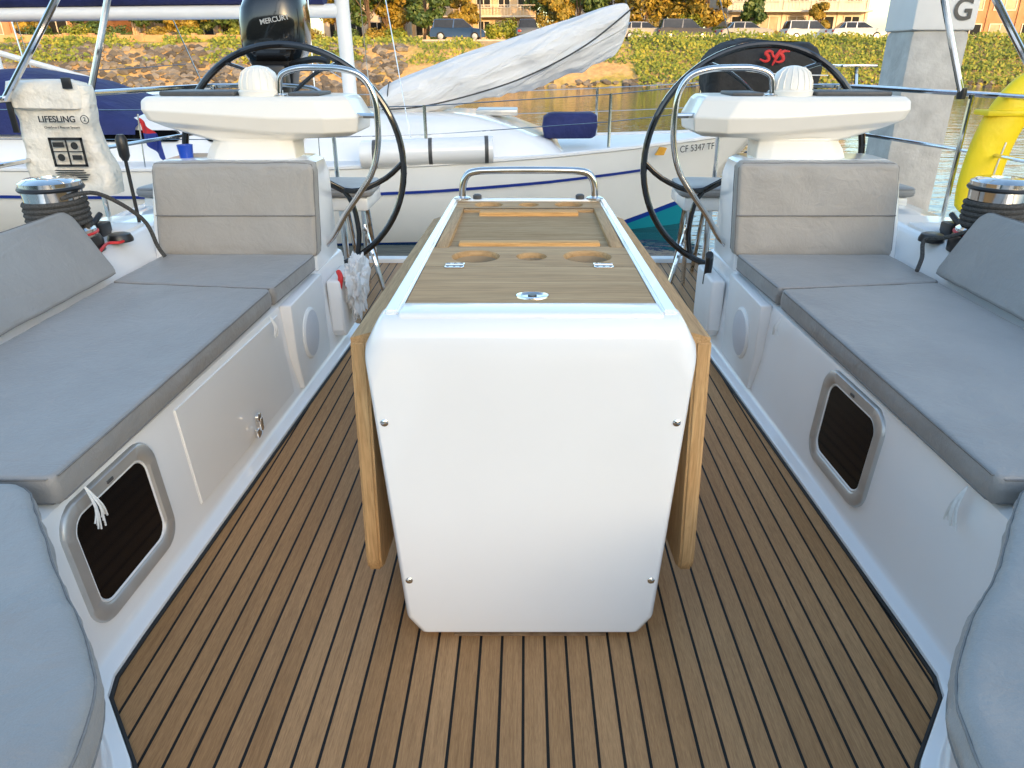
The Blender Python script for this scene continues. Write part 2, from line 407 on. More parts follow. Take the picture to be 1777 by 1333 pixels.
    mb=MB(); mb.lathe([(.118,0),(.118,.035),(.108,.055)],(wx,wy,wz)); wmake(mb,'winch_base',black)
    mb=MB(); mb.lathe([(.100,.059),(.110,.064),(.110,.068),(.100,.072)],(wx,wy,wz)); wmake(mb,'winch_ring',red)
    mb=MB(); mb.lathe([(.098,.215),(.102,.222),(.098,.229)],(wx,wy,wz)); wmake(mb,'self_tailer_ring',black)
    mb=MB()
    mb.lathe([(.104,.055),(.104,.08),(.085,.095),(.074,.115),(.072,.15),(.076,.17),(.090,.182),(.092,.215)],(wx,wy,wz))
    mb.lathe([(.094,.229),(.094,.242),(.075,.253),(.035,.256),(.034,.25),(.001,.25)],(wx,wy,wz))
    for k in range(26):
        a=2*math.pi*k/26
        mb.tube([(wx+math.cos(a)*.0775,wy+math.sin(a)*.0775,wz+z) for z in (.10,.135,.175)],.003,n=4,sub=1)
    wmake(mb,'winch_drum',chrome)
    mb=MB(); hp=[]
    nturn=80
    for k in range(nturn):
        a=k*.42; hp.append((wx+math.cos(a)*.092,wy+math.sin(a)*.092,wz+.092+k/nturn*.092))
    mb.tube(hp,.0095,n=7,sub=1)
    if s<0: mb.tube([hp[-1],(s*1.77,2.78,.78),(s*1.70,2.88,.78),(s*1.63,3.0,.67),(s*1.61,3.03,.56),(s*1.59,3.03,.52)],.0075,n=7)
    else: mb.tube([hp[-1],(s*1.77,2.74,.72),(s*1.70,2.84,.64),(s*1.66,2.92,.61),(s*1.63,2.86,.56),(s*1.59,2.80,.53)],.0075,n=7)
    wmake(mb,'sheet_rope',ropedark)
    mb=MB(); mb.lathe([(.05,0),(.05,.012),(.042,.03),(.03,.034),(.001,.034)],(s*1.70,3.0,.592)); mb.make('deck_cap',black,boat)
    mb=MB(); mb.box(*sorted((s*1.74,s*1.94)),3.12,3.30,.58,.61,.012); mb.make('rope_clutch',gel2,boat)
    mb=MB(); mb.box(*sorted((s*1.80,s*1.86)),3.05,3.14,.59,.65,.01); mb.tube([(s*1.83,3.04,.65),(s*1.83,3.12,.68)],.012,n=8,sub=1); mb.make('clutch_lever',black,boat)
    mb=MB(); mb.box(*sorted((s*.93,s*2.25)),4.30,4.72,.46,.545,.02); mb.box(*sorted((s*1.25,s*1.7)),4.35,4.7,.0,.47,.02)
    mb.make('helm_seat',gel,boat)
    for pts_ in ([(s*.98,4.36,.0),(s*.98,4.38,.47)],[(s*.98,4.66,.0),(s*.96,4.4,.47)],[(s*1.10,4.36,.0),(s*1.10,4.38,.47)],[(s*1.10,4.66,.0),(s*1.08,4.4,.47)],[(s*.8,4.0,.0),(s*.88,4.05,.30),(s*.98,4.38,.36)]):
        mb=MB(); mb.tube(pts_,.014,n=8,sub=3); mb.make('seat_strut',chrome,boat)
    gr=empty('guard_rail',(s*2.1,4,.6),parent=boat)
    mb=MB()
    top=[(2.36,1.6,1.10),(2.32,2.6,1.12),(2.24,3.4,1.13),(2.10,4.2,1.13),(1.98,4.72,1.13),(1.85,4.86,1.13),(1.45,4.88,1.13),(1.28,4.88,1.08),(1.24,4.88,.9),(1.24,4.88,.6),(1.24,4.87,.0)]
    mb.tube([(s*a,b,c) for a,b,c in top],.0135,n=10)
    mid=[(2.34,2.6,.86),(2.24,3.4,.87),(2.10,4.2,.87),(1.98,4.72,.87),(1.85,4.86,.87),(1.24,4.88,.87)]
    mb.tube([(s*a,b,c) for a,b,c in mid],.010,n=8)
    for a,b in ((2.32,2.62),(2.14,3.72),(1.93,4.8),(1.6,4.87)):
        mb.tube([(s*(a+.0),b,.49),(s*a,b,1.13)],.0125,n=8,sub=1)
    mb.make('rail_tube',chrome,gr)
    mb=MB(); mb.tube([(s*2.09,3.72,1.13),(s*1.90,3.70,1.53),(s*1.6,3.66,2.2),(s*1.2,3.6,2.6)],.0145,n=10); mb.make('frame_leg',chrome,gr)
    mb=MB(); mb.tube([(s*2.235,3.32,1.13),(s*1.91,3.3,1.5),(s*1.5,3.28,2.0),(s*1.1,3.28,2.4)],.0145,n=10); mb.make('frame_leg',chrome,gr)
    mb=MB()
    mb.lathe([(.02,-.02),(.022,0),(.02,.03)],(s*2.09,3.72,1.13),12); mb.make('rail_fitting',black,gr)
    for (y,ln) in ((1.36,.10),(2.5,.07)):
        mb=MB(); X=Sx(y)+.045
        for k in range(9):
            dx=random.uniform(-.008,.002); dy=random.uniform(-.012,.012)
            mb.tube([(s*X,y,.43),(s*(X-.014+dx),y+dy,.43-ln*.5),(s*(X-.012+dx),y+dy*2.2,.43-ln*random.uniform(.8,1.1))],.0024,n=4,sub=3)
        mb.make('cushion_tie',ropewhite,boat)
# portlights
def ringprism(mb,yc,zc,w,h,r,w2,h2,r2,x0,x1,s,mi=0):
    def rp(w,h,r,x): return [Vector((x,yc+p[0],zc+p[1])) for p in [(a,b) for a,b,_ in rr(-w/2,w/2,-h/2,h/2,r,0,8)]]
    rings=[rp(w,h,r,x0),rp(w,h,r,x1*.75+x0*.25),rp(w-.008,h-.008,r,x1),rp(w2+.010,h2+.010,r2,x1),rp(w2,h2,r2,x1*.7+x0*.3),rp(w2-.006,h2-.006,r2,x0)]
    mb.loft(rings,False,False,mi)
for s,yc in ((-1,1.46),(1,1.93)):
    zc=.246
    pl=empty('portlight',(s*.97,yc,.25),parent=boat)
    X=Sx(yc)+.045+(zc-.045)*.065
    def sh(mb):
        mb.v=[(x+s*((Sx(y)-Sx(yc))+(z-zc)*.065),y,z) for x,y,z in mb.v]
    mb=MB(); ringprism(mb,yc,zc,.385,.32,.068,.305,.245,.046,s*(X+.012),s*(X-.011),s); sh(mb); mb.make('portlight_frame',alu,pl,smooth=50)
    mb=MB(); ringprism(mb,yc,zc,.307,.247,.044,.288,.228,.040,s*(X+.012),s*(X-.0065),s); sh(mb); mb.make('portlight_lip',gel2,pl,smooth=50)
    mb=MB(); mb.prism([(yc+a,zc+b) for a,b in rr2(-.146,.146,-.116,.116,.042)],'X',s*(X-.003),s*(X+.004)); sh(mb); mb.make('portlight_pane',glassd,pl)
    mb=MB(); mb.box(*sorted((s*(X-.0135),s*(X-.010))),yc-.012,yc+.012,.380,.388,.001); sh(mb); mb.make('maker_plate',darkgrey,pl)
lh=empty('locker_hatch',(-.97,2.2,.25),parent=boat)
mb=MB()
A=[(1.80,.40),(1.80,.085),(2.62,.07),(2.62,.40)]
vsA=[]
for dx in (.012,-.005):
    vsA.append([Vector((-(Sx(y)+.045+(z-.045)*.065+dx*1.0),y,z)) for y,z in A])
bm=bmesh.new(); lo=[bm.verts.new(v) for v in vsA[0]]; hi=[bm.verts.new(v) for v in vsA[1]]
bm.faces.new(lo); bm.faces.new(hi[::-1])
for i in range(4): bm.faces.new((lo[i],hi[i],hi[(i+1)%4],lo[(i+1)%4]))
bmesh.ops.bevel(bm,geom=list(bm.edges),offset=.004,segments=3,affect='EDGES'); mb.bm(bm)
mb.make('hatch_panel',gel,lh)
mb=MB()
X=Sx(2.2)+.045-.008
mb.box(-X,-X+.018,2.195,2.235,.09,.125,.006); mb.box(-X+.005,-X+.03,2.205,2.225,.115,.165,.006); mb.lathe([(.016,0),(.016,.01),(.01,.014)],(0,0,0),14,mat=Matrix.Translation((-X+.012,2.215,.165))@Matrix.Rotation(R(90),4,'Y'))
mb.make('hatch_latch',chrome,lh)
# ------------------------------------------------------------ table
tb=empty('cockpit_table',(0,2,0),parent=boat)
mb=MB()
half=[(.262,.012),(.270,.014),(.299,.056),(.302,.073),(.304,.11),(.340,.715),(.3415,.742),(.338,.762),(.316,.803),(.308,.814),(.296,.822)]
poly=[(-a,b_) for a,b_ in half[:1]]+[(a,b_) for a,b_ in half]+[(-a,b_) for a,b_ in half[:0:-1]]
def pr(off,y,dzt=0): 
    out=[]
    for x,z in poly:
        zz=z if z<.5 else z-dzt
        out.append(Vector((x-(off if x>0 else -off),y,zz+(off if z<.06 else 0))))
    return out
mb.loft([pr(0,1.43,-.003),pr(0,1.378,-.001),pr(.002,1.366,.004),pr(.004,1.358,.012),pr(.007,1.351,.022),pr(.010,1.3465,.034),pr(.013,1.3435,.048),pr(.016,1.3415,.064),pr(.018,1.341,.08)])
mb.make('front_panel',gel,tb,smooth=50)
for s in (-1,1):
    for z in (.60,.185):
        mb=MB(); X=.3405-(.74-z)*.058-.026
        mb.lathe([(.0085,0),(.0085,.003),(.004,.006)],(0,0,0),12,mat=Matrix.Translation((s*X,1.342,z))@Matrix.Rotation(R(90),4,'X'))
        mb.make('panel_screw',chrome,tb)
mb=MB(); mb.box(-.185,.185,1.352,1.5,.004,.009,.001); mb.make('base_plate',brownstrip,tb)
mb=MB()
def bw(z): 
    return [(-.296,1.40,z),(.296,1.40,z),(.272,2.66,z),(-.272,2.66,z)]
mb.loft([[Vector(p) for p in bw(.05)],[Vector(p) for p in bw(.74)]])
mb.box(-.17,.17,1.40,2.45,.0,.12,.01)
def rimquad(y0,x0o,x0i,y1,x1o,x1i,s):
    z0,z1=.735,.832
    bm=bmesh.new()
    pts=[(s*x0o,y0),(s*x0i,y0),(s*x1i,y1),(s*x1o,y1)]
    lo=[bm.verts.new((a,b,z0)) for a,b in pts]; hi=[bm.verts.new((a,b,z1)) for a,b in pts]
    bm.faces.new(lo); bm.faces.new(hi)
    for i in range(4): bm.faces.new((lo[i],lo[(i+1)%4],hi[(i+1)%4],hi[i]))
    bmesh.ops.recalc_face_normals(bm,faces=bm.faces)
    bmesh.ops.bevel(bm,geom=list(bm.edges),offset=.006,segments=3,affect='EDGES'); mb.bm(bm)
for s in (-1,1): rimquad(1.385,.299,.266,2.665,.276,.252,s)
mb.box(-.268,.268,1.370,1.446,.735,.8305,.008,seg=3); mb.box(-.255,.255,2.622,2.663,.735,.8305,.006)
mb.make('table_body',gel,tb)
WX=lambda y:.2655-(y-1.45)*.0108
def plank(name,y0,y1,z0,z1,mat,in0=.001):
    mb=MB(); bm=bmesh.new()
    pts=[(-WX(y0)+in0,y0),(WX(y0)-in0,y0),(WX(y1)-in0,y1),(-WX(y1)+in0,y1)]
    lo=[bm.verts.new((a,b,z0)) for a,b in pts]; hi=[bm.verts.new((a,b,z1)) for a,b in pts]
    bm.faces.new(lo); bm.faces.new(hi)
    for i in range(4): bm.faces.new((lo[i],lo[(i+1)%4],hi[(i+1)%4],hi[i]))
    bmesh.ops.recalc_face_normals(bm,faces=bm.faces)
    bmesh.ops.bevel(bm,geom=list(bm.edges),offset=.0025,segments=2,affect='EDGES'); mb.bm(bm)
    return mb.make(name,mat,tb)
plank('table_lid',1.449,1.742,.80,.8265,teak_x)
def holed(name,y0,y1,z,holes,mat):
    mb=MB(); yc=(y0+y1)/2
    xs=[-WX(y0)+.001]+[(holes[i][0]+holes[i+1][0])/2 for i in range(len(holes)-1)]+[WX(y0)-.001]
    for i,(hx_,r) in enumerate(holes):
        a,b=xs[i],xs[i+1]; n=40; outer=[];inner=[]
        angs=sorted([2*math.pi*k/n for k in range(n)]+[math.atan2(yy_-yc,xx_-hx_)%(2*math.pi) for xx_ in (a,b) for yy_ in (y0,y1)])
        for t in angs:
            c,s_=math.cos(t),math.sin(t)
            tx=((b-hx_) if c>0 else (a-hx_))/c if abs(c)>1e-6 else 1e9
            ty=((y1-yc) if s_>0 else (y0-yc))/s_ if abs(s_)>1e-6 else 1e9
            q=min(tx,ty); outer.append(Vector((hx_+c*q,yc+s_*q,z))); inner.append(Vector((hx_+c*r,yc+s_*r,z)))
        in2=[Vector((hx_+(p.x-hx_)*.96,yc+(p.y-yc)*.96,z-.004)) for p in inner]
        in3=[p+Vector((0,0,-.012)) for p in in2]
        in3b=[Vector((hx_+(p.x-hx_)*.90,yc+(p.y-yc)*.90,z-.0125)) for p in in3]
        in4=[Vector((p.x,p.y,z-.05)) for p in in3b]
        mb.loft([outer,inner,in2,in3,in3b],False,False); mb.loft([in3b,in4],False,True,mi=1)
    mb.box(-WX(y1)+.002,WX(y1)-.002,y0-.0,y0+.002,z-.03,z-.002)
    return mb.make(name,[mat,cup_in],tb)
holed('cup_holder_board',1.745,1.937,.8255,[(-.140,.063),(.005,.040),(.150,.063)],teak_x)
holed('cup_holder_board',2.49,2.62,.8255,[(-.14,.05),(0,.036),(.14,.05)],teak_x)
plank('serving_tray',1.940,2.488,.742,.815,teak_d)
for s in (-1,1):
    mb=MB(); mb.box(*sorted((s*.222,s*.2555)),1.94,2.487,.79,.8265,.003); mb.make('tray_border',teak_y,tb)
for a,b_ in ((1.940,1.958),(2.470,2.487)):
    mb=MB(); mb.box(-.221,.221,a,b_,.79,.8235,.003); mb.make('tray_border',teak_x,tb)
for y,w in ((1.997,.197),(2.425,.165)):
    mb=MB(); mb.box(-w,w,y-.018,y+.018,.79,.828,.005); mb.make('tray_fiddle',teak_o,tb)
for x in (-.186,.182):
    mb=MB()
    mb.prism(rr2(x-.024,x+.024,1.722,1.742,.006),'Z',.8255,.8295,.0008); mb.prism(rr2(x-.024,x+.024,1.745,1.766,.006),'Z',.8250,.8295,.0008)
    mb.tube([(x-.022,1.7435,.830),(x+.022,1.7435,.830)],.0035,n=8,sub=1)
    for a in (-.016,0,.016):
        for y in (1.731,1.757): mb.lathe([(.0038,0),(.0030,.0006)],(x+a,y,.8296),10,mi=1)
    o=mb.make('hinge',[chrome,darkgrey],tb)
mb=MB(); mb.lathe([(.036,0),(.035,.003),(.026,.004),(.022,.001),(.001,.0005)],(.004,1.497,.8265),30,sy=.75); mb.lathe([(.010,0),(.009,.003),(.001,.003)],(.004,1.497,.8275),14,mi=1); mb.make('lid_latch',[chrome,black],tb)
mb=MB()
pts=[(-.238,2.64,.83),(-.236,2.64,.87),(-.225,2.64,.905),(-.195,2.64,.925),(-.10,2.64,.93),(.10,2.64,.93),(.195,2.64,.925),(.225,2.64,.905),(.236,2.64,.87),(.238,2.64,.83)]
mb.tube(pts,.0125,n=12)
for s in (-1,1):
    mb.lathe([(.03,0),(.03,.005),(.016,.01)],(s*.238,2.64,.831),18)
mb.make('table_grab_rail',chrome,tb)
for s in (-1,1):
    mb=MB(); mb.lathe([(.016,0),(.016,.012),(.01,.016)],(s*.185,2.642,.831),14); mb.make('rail_foot_cap',darkgrey,tb)
for s in (-1,1):
    lf=empty('table_leaf',(s*.35,2,.45),parent=tb)
    bm=bmesh.new(); ex=.352 if s>0 else .350
    def lp(t,y,z):
        top=ex if y<2 else .315
        x=top+(.745-z)*.030+t*.036
        return (s*x,y,z)
    y0,y1=1.435,2.68
    prof=[(y0,.17),(y0+.012,.132),(y0+.04,.118),(y1-.04,.118),(y1-.01,.132),(y1,.17),(y1,.745),(y0,.745)]
    lo=[bm.verts.new(lp(0,a,b)) for a,b in prof]; hi=[bm.verts.new(lp(1,a,b)) for a,b in prof]
    bm.faces.new(lo); bm.faces.new(hi)
    for i in range(8): bm.faces.new((lo[i],lo[(i+1)%8],hi[(i+1)%8],hi[i]))
    bmesh.ops.recalc_face_normals(bm,faces=bm.faces)
    es=[e for e in bm.edges if e.calc_face_angle(0)>R(50)]
    bmesh.ops.bevel(bm,geom=es,offset=.006,segments=3,affect='EDGES')
    mb=MB(); mb.bm(bm); mb.make('leaf_board',teak_l,lf,smooth=50)
    mb=MB(); mb.loft([[Vector((s*a,y,z)) for a,z in ((xr,.730),(xl,.730),(xl+.001,.752),(xr+.004,.775))] for y,xr,xl in ((1.44,.301,.384),(2.67,.278,.348))])
    mb.make('hinge_rail',teak_y,lf,smooth=20)
def shiftx(o,d):
    for c in o.children:
        if c.type=='MESH': c.data.transform(Matrix.Translation((d,0,0)))
        shiftx(c,d)
shiftx(tb,.010)
# ------------------------------------------------------------ cushions
for s in (-1,1):
    m=lambda pts:[(s*a,b) for a,b in pts]
    cushion('seat_cushion',m([(.985,1.282),(.962,2.615),(1.605,2.70),(1.60,1.282)]),.430,.072,.011,.016,.003,label='long grey fabric bench cushion on the cockpit seat',seed=s*3,wr=.005,group='grey cockpit cushions')
    cushion('seat_cushion',m([(.958,2.630),(.935,3.14),(1.60,3.14),(1.61,2.715)]),.430,.072,.011,.016,.003,label='short grey fabric cushion in front of the backrest',seed=s*5+2,wr=.005,group='grey cockpit cushions')
    cushion('seat_cushion',m([(1.60,1.260),(1.02,1.260),(.965,1.19),(.80,.985),(.672,.845),(.590,.735),(.560,.62),(.555,.3),(.56,-.2),(1.6,-.2)]),.430,.085,.028,.045,.010,label='grey fabric cushion rounding the forward cockpit corner',seed=s*7+4,wr=.009,group='grey cockpit cushions')
    cushion('seat_cushion',m([(.90,4.27),(.92,4.70),(2.25,4.70),(2.28,4.27)]),.546,.055,.017,.05,.006,label='thin grey cushion on the helm seat',seed=9+s,group='grey cockpit cushions')
    def xf(p,s=s):
        return Vector((p.x,3.225-(p.z)+ (p.y)*.09,.485+p.y))
    bc=cushion('backrest_cushion',[(s*.925,0),(s*1.625,0),(s*1.597,.40),(s*.908,.40)],0,.085,.018,.026,.004,mat=fab2,xf=xf,label='upright taupe grey backrest cushion with sewn seam',seed=12+s,wr=.006,group='grey cockpit cushions')
    mb=MB(); mb.tube([(s*a,3.157-.005*k,.667) for a,k in ((.915,0),(.95,1),(1.1,1.3),(1.4,1.3),(1.57,1),(1.61,0))],.0032,n=5); mb.make('cushion_seam',fabseam,bc)
    def xf2(p,s=s):
        return Vector((s*(1.665+p.y*.52-p.z*.85),p.x-p.y*.05,.498+p.y*.86+p.z*.35))
    cushion('backrest_cushion',[(1.0,0),(2.76,0),(2.79,.25),(2.76,.28),(1.0,.285)],0,.075,.011,.022,.002,mat=fab,xf=xf2,label='long grey side backrest cushion leaning on the coaming',seed=20+s,wr=.004,group='grey cockpit cushions')
# ------------------------------------------------------------ loose gear
BX=.19
bag=empty('rescue_sling_bag',(-2.06,3.45,.7),'off-white vinyl rescue sling bag hanging on the stern rail','bag')
mb=MB(); rings=[]
for k in range(30):
    f=k/29; z=.72+.46*f; w=.185-.02*f+.012*math.sin(f*9)
    rings.append([Vector((-2.27+BX+p[0]*(1+.05*noise.noise(Vector((p[0]*9,z*10,1)))) -.03*f, 3.44+p[1]*(1.1-.3*f)+.026*noise.noise(Vector((p[0]*7,z*11,3)))+.008*noise.noise(Vector((p[0]*20,z*26,3))),z+.014*noise.noise(Vector((p[0]*8,0,z))))) for p in rr(-w,w,-.06,.07,.04,0,6)])
mb.loft(rings); mb.make('bag_body',bagm,bag,smooth=60)
mb=MB(); rings=[]
for z,g in ((1.085,.0),(1.09,.012),(1.15,.012),(1.19,.004),(1.205,-.03)):
    rings.append([Vector((-2.30+BX+p[0],3.44+p[1]+.01*noise.noise(Vector((p[0]*9,1,z*9))),z+.022*noise.noise(Vector((p[0]*9,2,1))))) for p in rr(-.150-g,.150+g,-.065-g,.06+g,.04,0,6)])
mb.loft(rings); mb.make('bag_flap',bagm,bag,smooth=60)
for q in ((-2.455,-2.43,.99,1.13),(-2.19,-2.15,1.17,1.215)):
    mb=MB(); mb.box(q[0]+BX,q[1]+BX,3.358,3.368,q[2],q[3],.002); mb.make('bag_strap',black,bag)
TY=3.360
text('bag_lettering','LIFESLING',.037,M4((-2.25+BX,TY,1.045)),ink,bag,bold=True)
text('bag_lettering','2',.024,M4((-2.128+BX,TY,1.045)),ink,bag,bold=True)
mb=MB(); mb.tube([(-2.128+BX+.017*math.cos(k*.5236),TY,1.045+.017*math.sin(k*.5236)) for k in range(12)],.002,n=5,sub=2,closed=True); mb.make('bag_emblem_ring',ink,bag)
text('bag_lettering','Overboard Rescue System',.0145,M4((-2.235+BX,TY,1.012)),ink,bag)
mb=MB()
cx0=-2.235+BX; x0,x1,z0,z1=cx0-.075,cx0+.075,.845,.970; y=TY-.002
for a,b_,c,d in ((x0,x1,z1-.012,z1),(x0,x1,z0,z0+.010),(x0,x0+.010,z0,z1),(x1-.010,x1,z0,z1),(cx0-.003,cx0+.003,z0,z1),(x0,x1,.908,.912),(x0+.015,cx0-.012,.93,.95),(cx0+.015,x1-.02,.875,.895)): mb.box(a,b_,y-.001,y+.003,c,d)
for ax,az in ((-.035,.885),(.035,.935)):
    mb.lathe([(.016,0),(.016,.002)],(0,0,0),12,mat=Matrix.Translation((cx0+ax,y,az))@Matrix.Rotation(R(90),4,'X'))
for k in range(5): mb.box(x0,x1+random.uniform(-.04,0),y-.010,y+.003,.828-.010*k,.831-.010*k)
mb.make('bag_pictogram',ink,bag,smooth=0)
hb=empty('horseshoe_lifebuoy',(2.4,4,.6),'yellow horseshoe lifebuoy hanging on the stern rail','lifebuoy')
mb=MB(); 
hp=[(2.225,3.60,.585),(2.205,3.60,.72),(2.22,3.60,.90),(2.265,3.60,1.05),(2.34,3.60,1.145),(2.43,3.60,1.145),(2.51,3.60,1.05),(2.555,3.60,.90),(2.56,3.60,.72),(2.53,3.60,.60)]
mb.tube(hp,lambda t:.098*min(1,(.5+9*min(t,1-t))),n=20,sub=8)
mb.v=[(x,3.60+(y-3.60)*.55,z) for x,y,z in mb.v]
mb.make('buoy_cover',yellow,hb,smooth=60)
mb=MB(); mb.box(2.13,2.65,3.535,3.66,1.045,1.07,.008); mb.make('buoy_strap',yellow,hb)
mb=MB(); mb.tube([(2.25,3.5465,.62),(2.235,3.5455,.78),(2.255,3.5465,.93)],.004,n=6,sub=4); mb.make('reflective_tape',bagm,hb)
ob=empty('outboard_motor',(-1.6,5.05,1.1),'black outboard motor clamped on the stern rail','outboard motor')
mb=MB(); OX=.10
def r3(cx,cy,w,d,r,z): return [Vector((p[0]+OX+(z-1.27)*.12*0,p[1],p[2]+(p[0]-cx)*.10*(z-1.27)/.44)) for p in rr(cx-w/2,cx+w/2,cy-d/2,cy+d/2,r,z,6)]
mb.loft([r3(-1.70,5.1,.32,.30,.10,1.27),r3(-1.70,5.1,.38,.36,.12,1.32),r3(-1.69,5.1,.405,.38,.13,1.40),r3(-1.685,5.1,.405,.38,.13,1.50),r3(-1.68,5.1,.385,.37,.13,1.58),r3(-1.67,5.1,.34,.33,.13,1.65),r3(-1.66,5.1,.27,.26,.11,1.70),r3(-1.66,5.1,.16,.14,.06,1.725)])
mb.make('motor_cowl',blackgloss,ob,smooth=60)
mb=MB(); mb.box(-1.78,-1.42,4.915,5.28,1.335,1.345,.004); mb.make('cowl_trim',darkgrey,ob)
mb=MB(); mb.loft([r3(-1.72,5.12,.12,.16,.04,.55),r3(-1.72,5.12,.14,.18,.05,.95),r3(-1.71,5.1,.24,.24,.06,1.2),r3(-1.70,5.1,.32,.28,.07,1.275)])
mb.box(-1.72,-1.5,4.9,5.0,1.02,1.25,.02); mb.tube([(-1.5,5.0,1.25),(-1.30,4.85,1.28),(-1.2,4.8,1.27)],.02,n=8)
mb.make('motor_leg',black,ob)
mb=MB(); mb.lathe([(.09,0),(.09,.1),(.04,.12)],(-1.62,5.12,.45)); mb.make('motor_foot',black,ob)
text('motor_lettering','MERCURY',.040,M4((-1.53,4.906,1.50),90,-10,3),alu,ob,bold=True)
cb=empty('covered_barbecue',(1.5,4.9,1.05),'black fabric covered barbecue with red emblem on the stern rail','barbecue')
mb=MB(); rings=[]
for k,(z,w,d) in enumerate(((1.00,.60,.24),(1.03,.68,.30),(1.08,.71,.33),(1.15,.72,.34),(1.22,.715,.335),(1.29,.69,.32),(1.34,.64,.28),(1.375,.56,.22),(1.39,.42,.14))):
    rings.append([Vector((1.50+p[0]+.035*noise.noise(Vector((p[0]*6,p[1]*6,z*9))),5.02+p[1]+.03*noise.noise(Vector((p[0]*8,p[1]*6+5,z*9))),z+.03*noise.noise(Vector((p[0]*5,p[1]*5+9,z))))) for p in rr(-w/2,w/2,-d/2,d/2,.09,0,8)])
mb.loft(rings); mb.make('fabric_cover',fabric_black,cb,smooth=70)
y=4.822
em=empty('cover_emblem',(1.5,y,1.3),parent=cb)
for pts_ in ([(1.478,1.326),(1.452,1.336),(1.430,1.326),(1.446,1.308),(1.452,1.288),(1.43,1.279),(1.398,1.292)],[(1.462,1.335),(1.487,1.303),(1.520,1.340),(1.497,1.296),(1.478,1.256)],[(1.575,1.334),(1.545,1.336),(1.522,1.324),(1.536,1.306),(1.540,1.286),(1.518,1.275),(1.495,1.279)]):
    mb=MB(); mb.tube([(a+.03,y,b_-.01) for a,b_ in pts_],lambda t:.004+.007*math.sin(math.pi*t),n=6,flat=.6); mb.make('emblem_stroke',red,em)
mb=MB(); mb.tube([(1.1,4.80,1.25),(1.5,4.79,1.2),(1.86,4.82,1.19)],.0035,n=5); mb.make('cover_cord',ropewhite,cb)
mb=MB(); mb.box(1.98,2.2,4.92,5.1,1.235,1.25,.005); mb.tube([(2.1,5.0,1.24),(2.1,4.95,1.1)],.012,n=8,sub=1); mb.make('side_shelf',chrome,cb)
bm=bmesh.new(); bmesh.ops.create_icosphere(bm,subdivisions=5,radius=1)
for v in bm.verts:
    d=1+.4*noise.noise(v.co*2.0)+.25*noise.noise(v.co*5)+.08*noise.noise(v.co*12)
    v.co=Vector((v.co.x*.05*d,v.co.y*.12*d,v.co.z*.14*d*(1.2 if v.co.z<0 else .8)))+Vector((-.81,3.36,.33))
mb=MB(); mb.bm(bm)
pm,nt,b=newmat('thin_plastic'); b.inputs['Roughness'].default_value=.2
b.inputs['Transmission Weight'].default_value=.2; b.inputs['IOR'].default_value=1.1
f=noise_tex(nt,coords(nt),11,2); L(nt,ramp(nt,f,[(.68,(.85,.85,.85)),(.71,(.75,.12,.10))]),b.inputs['Base Color'])
pb=mb.make('plastic_bag',pm,smooth=30); tag(pb,'crumpled clear plastic bag hanging beside the pedestal','plastic bag')
mb=MB(); mb.lathe([(.028,0),(.034,.055),(.031,.055),(.026,.004)],(-1.52,3.36,.885),18); o=mb.make('cup',bluecup); tag(o,'small blue plastic cup standing on the pedestal','cup')
mb=MB(); mb.tube([(-1.765,3.3,.58),(-1.765,3.3,.84),(-1.76,3.29,.90)],.008,n=8); mb.lathe([(.012,0),(.022,.02),(.024,.09),(.014,.11)],(-1.76,3.29,.88),14)
mb.make('throttle_lever',black,boat)
rc=MB(); rc.tube([(-2.33+.05*math.cos(k*.7)+random.uniform(-.01,.01),3.05+.05*math.sin(k*.35),.80+.11*math.sin(k*.7)) for k in range(60)],.008,n=6,sub=3)
o=rc.make('coiled_rope',yellow); tag(o,'coiled yellow rope hung on the rail','rope')
mb=MB(); mb.tube([(-1.66,2.75,.60),(-1.68,2.84,.61),(-1.70,2.91,.605),(-1.67,2.95,.60),(-1.68,3.04,.605)],.006,n=6); o=mb.make('red_rope',red); tag(o,'short red line lying on the white coaming','rope')
mb=MB(); mb.tube([(-.75,4.82,.02),(-.4,4.78,.012),(.1,4.83,.012),(.6,4.79,.012),(.9,4.82,.02)],.009,n=6); o=mb.make('mooring_line',ropewhite); tag(o,'white mooring line lying across the stern threshold','rope')
# ------------------------------------------------------------ neighbour yacht
nb=empty('moored_sailboat',(-3,9.5,-.7),'white sailboat with navy stripe moored across the fairway','sailboat')
HY=9.5
wt=[(-9.2,1.05),(-7,1.45),(-5,1.62),(-3,1.6),(-1,1.42),(.3,1.12),(1.2,.80),(2,.46),(2.6,.18),(2.9,.02)]
sheer=lambda x:.18+max(0,(x+3))**2*.0075
hm,nt,b=newmat('hull_paint'); tc=N(nt,'ShaderNodeTexCoord'); sx=N(nt,'ShaderNodeSeparateXYZ'); L(nt,tc.outputs['Object'],sx.inputs[0])
rise=math_n(nt,'MULTIPLY',math_n(nt,'MAXIMUM',math_n(nt,'ADD',sx.outputs[0],-.8),0),.28)
zz=math_n(nt,'SUBTRACT',sx.outputs[2],rise)
mr=N(nt,'ShaderNodeMapRange'); L(nt,zz,mr.inputs[0]); mr.inputs[1].default_value=-1.2; mr.inputs[2].default_value=.1
cr=N(nt,'ShaderNodeValToRGB'); cr.color_ramp.interpolation='CONSTANT'; e=cr.color_ramp.elements
e[0].position=0; e[0].color=(.01,.25,.33,1); e[1].position=.345; e[1].color=(.008,.04,.28,1)
q=e.new(.398); q.color=(.86,.85,.81,1); L(nt,mr.outputs[0],cr.inputs['Fac'])
L(nt,mixc(nt,.12,cr.outputs['Color'],ramp(nt,noise_tex(nt,tc.outputs['Object'],1.5,4),[(.3,(.5,.5,.5)),(.7,(1,1,1))]),'MULTIPLY'),b.inputs['Base Color']); b.inputs['Roughness'].default_value=.2
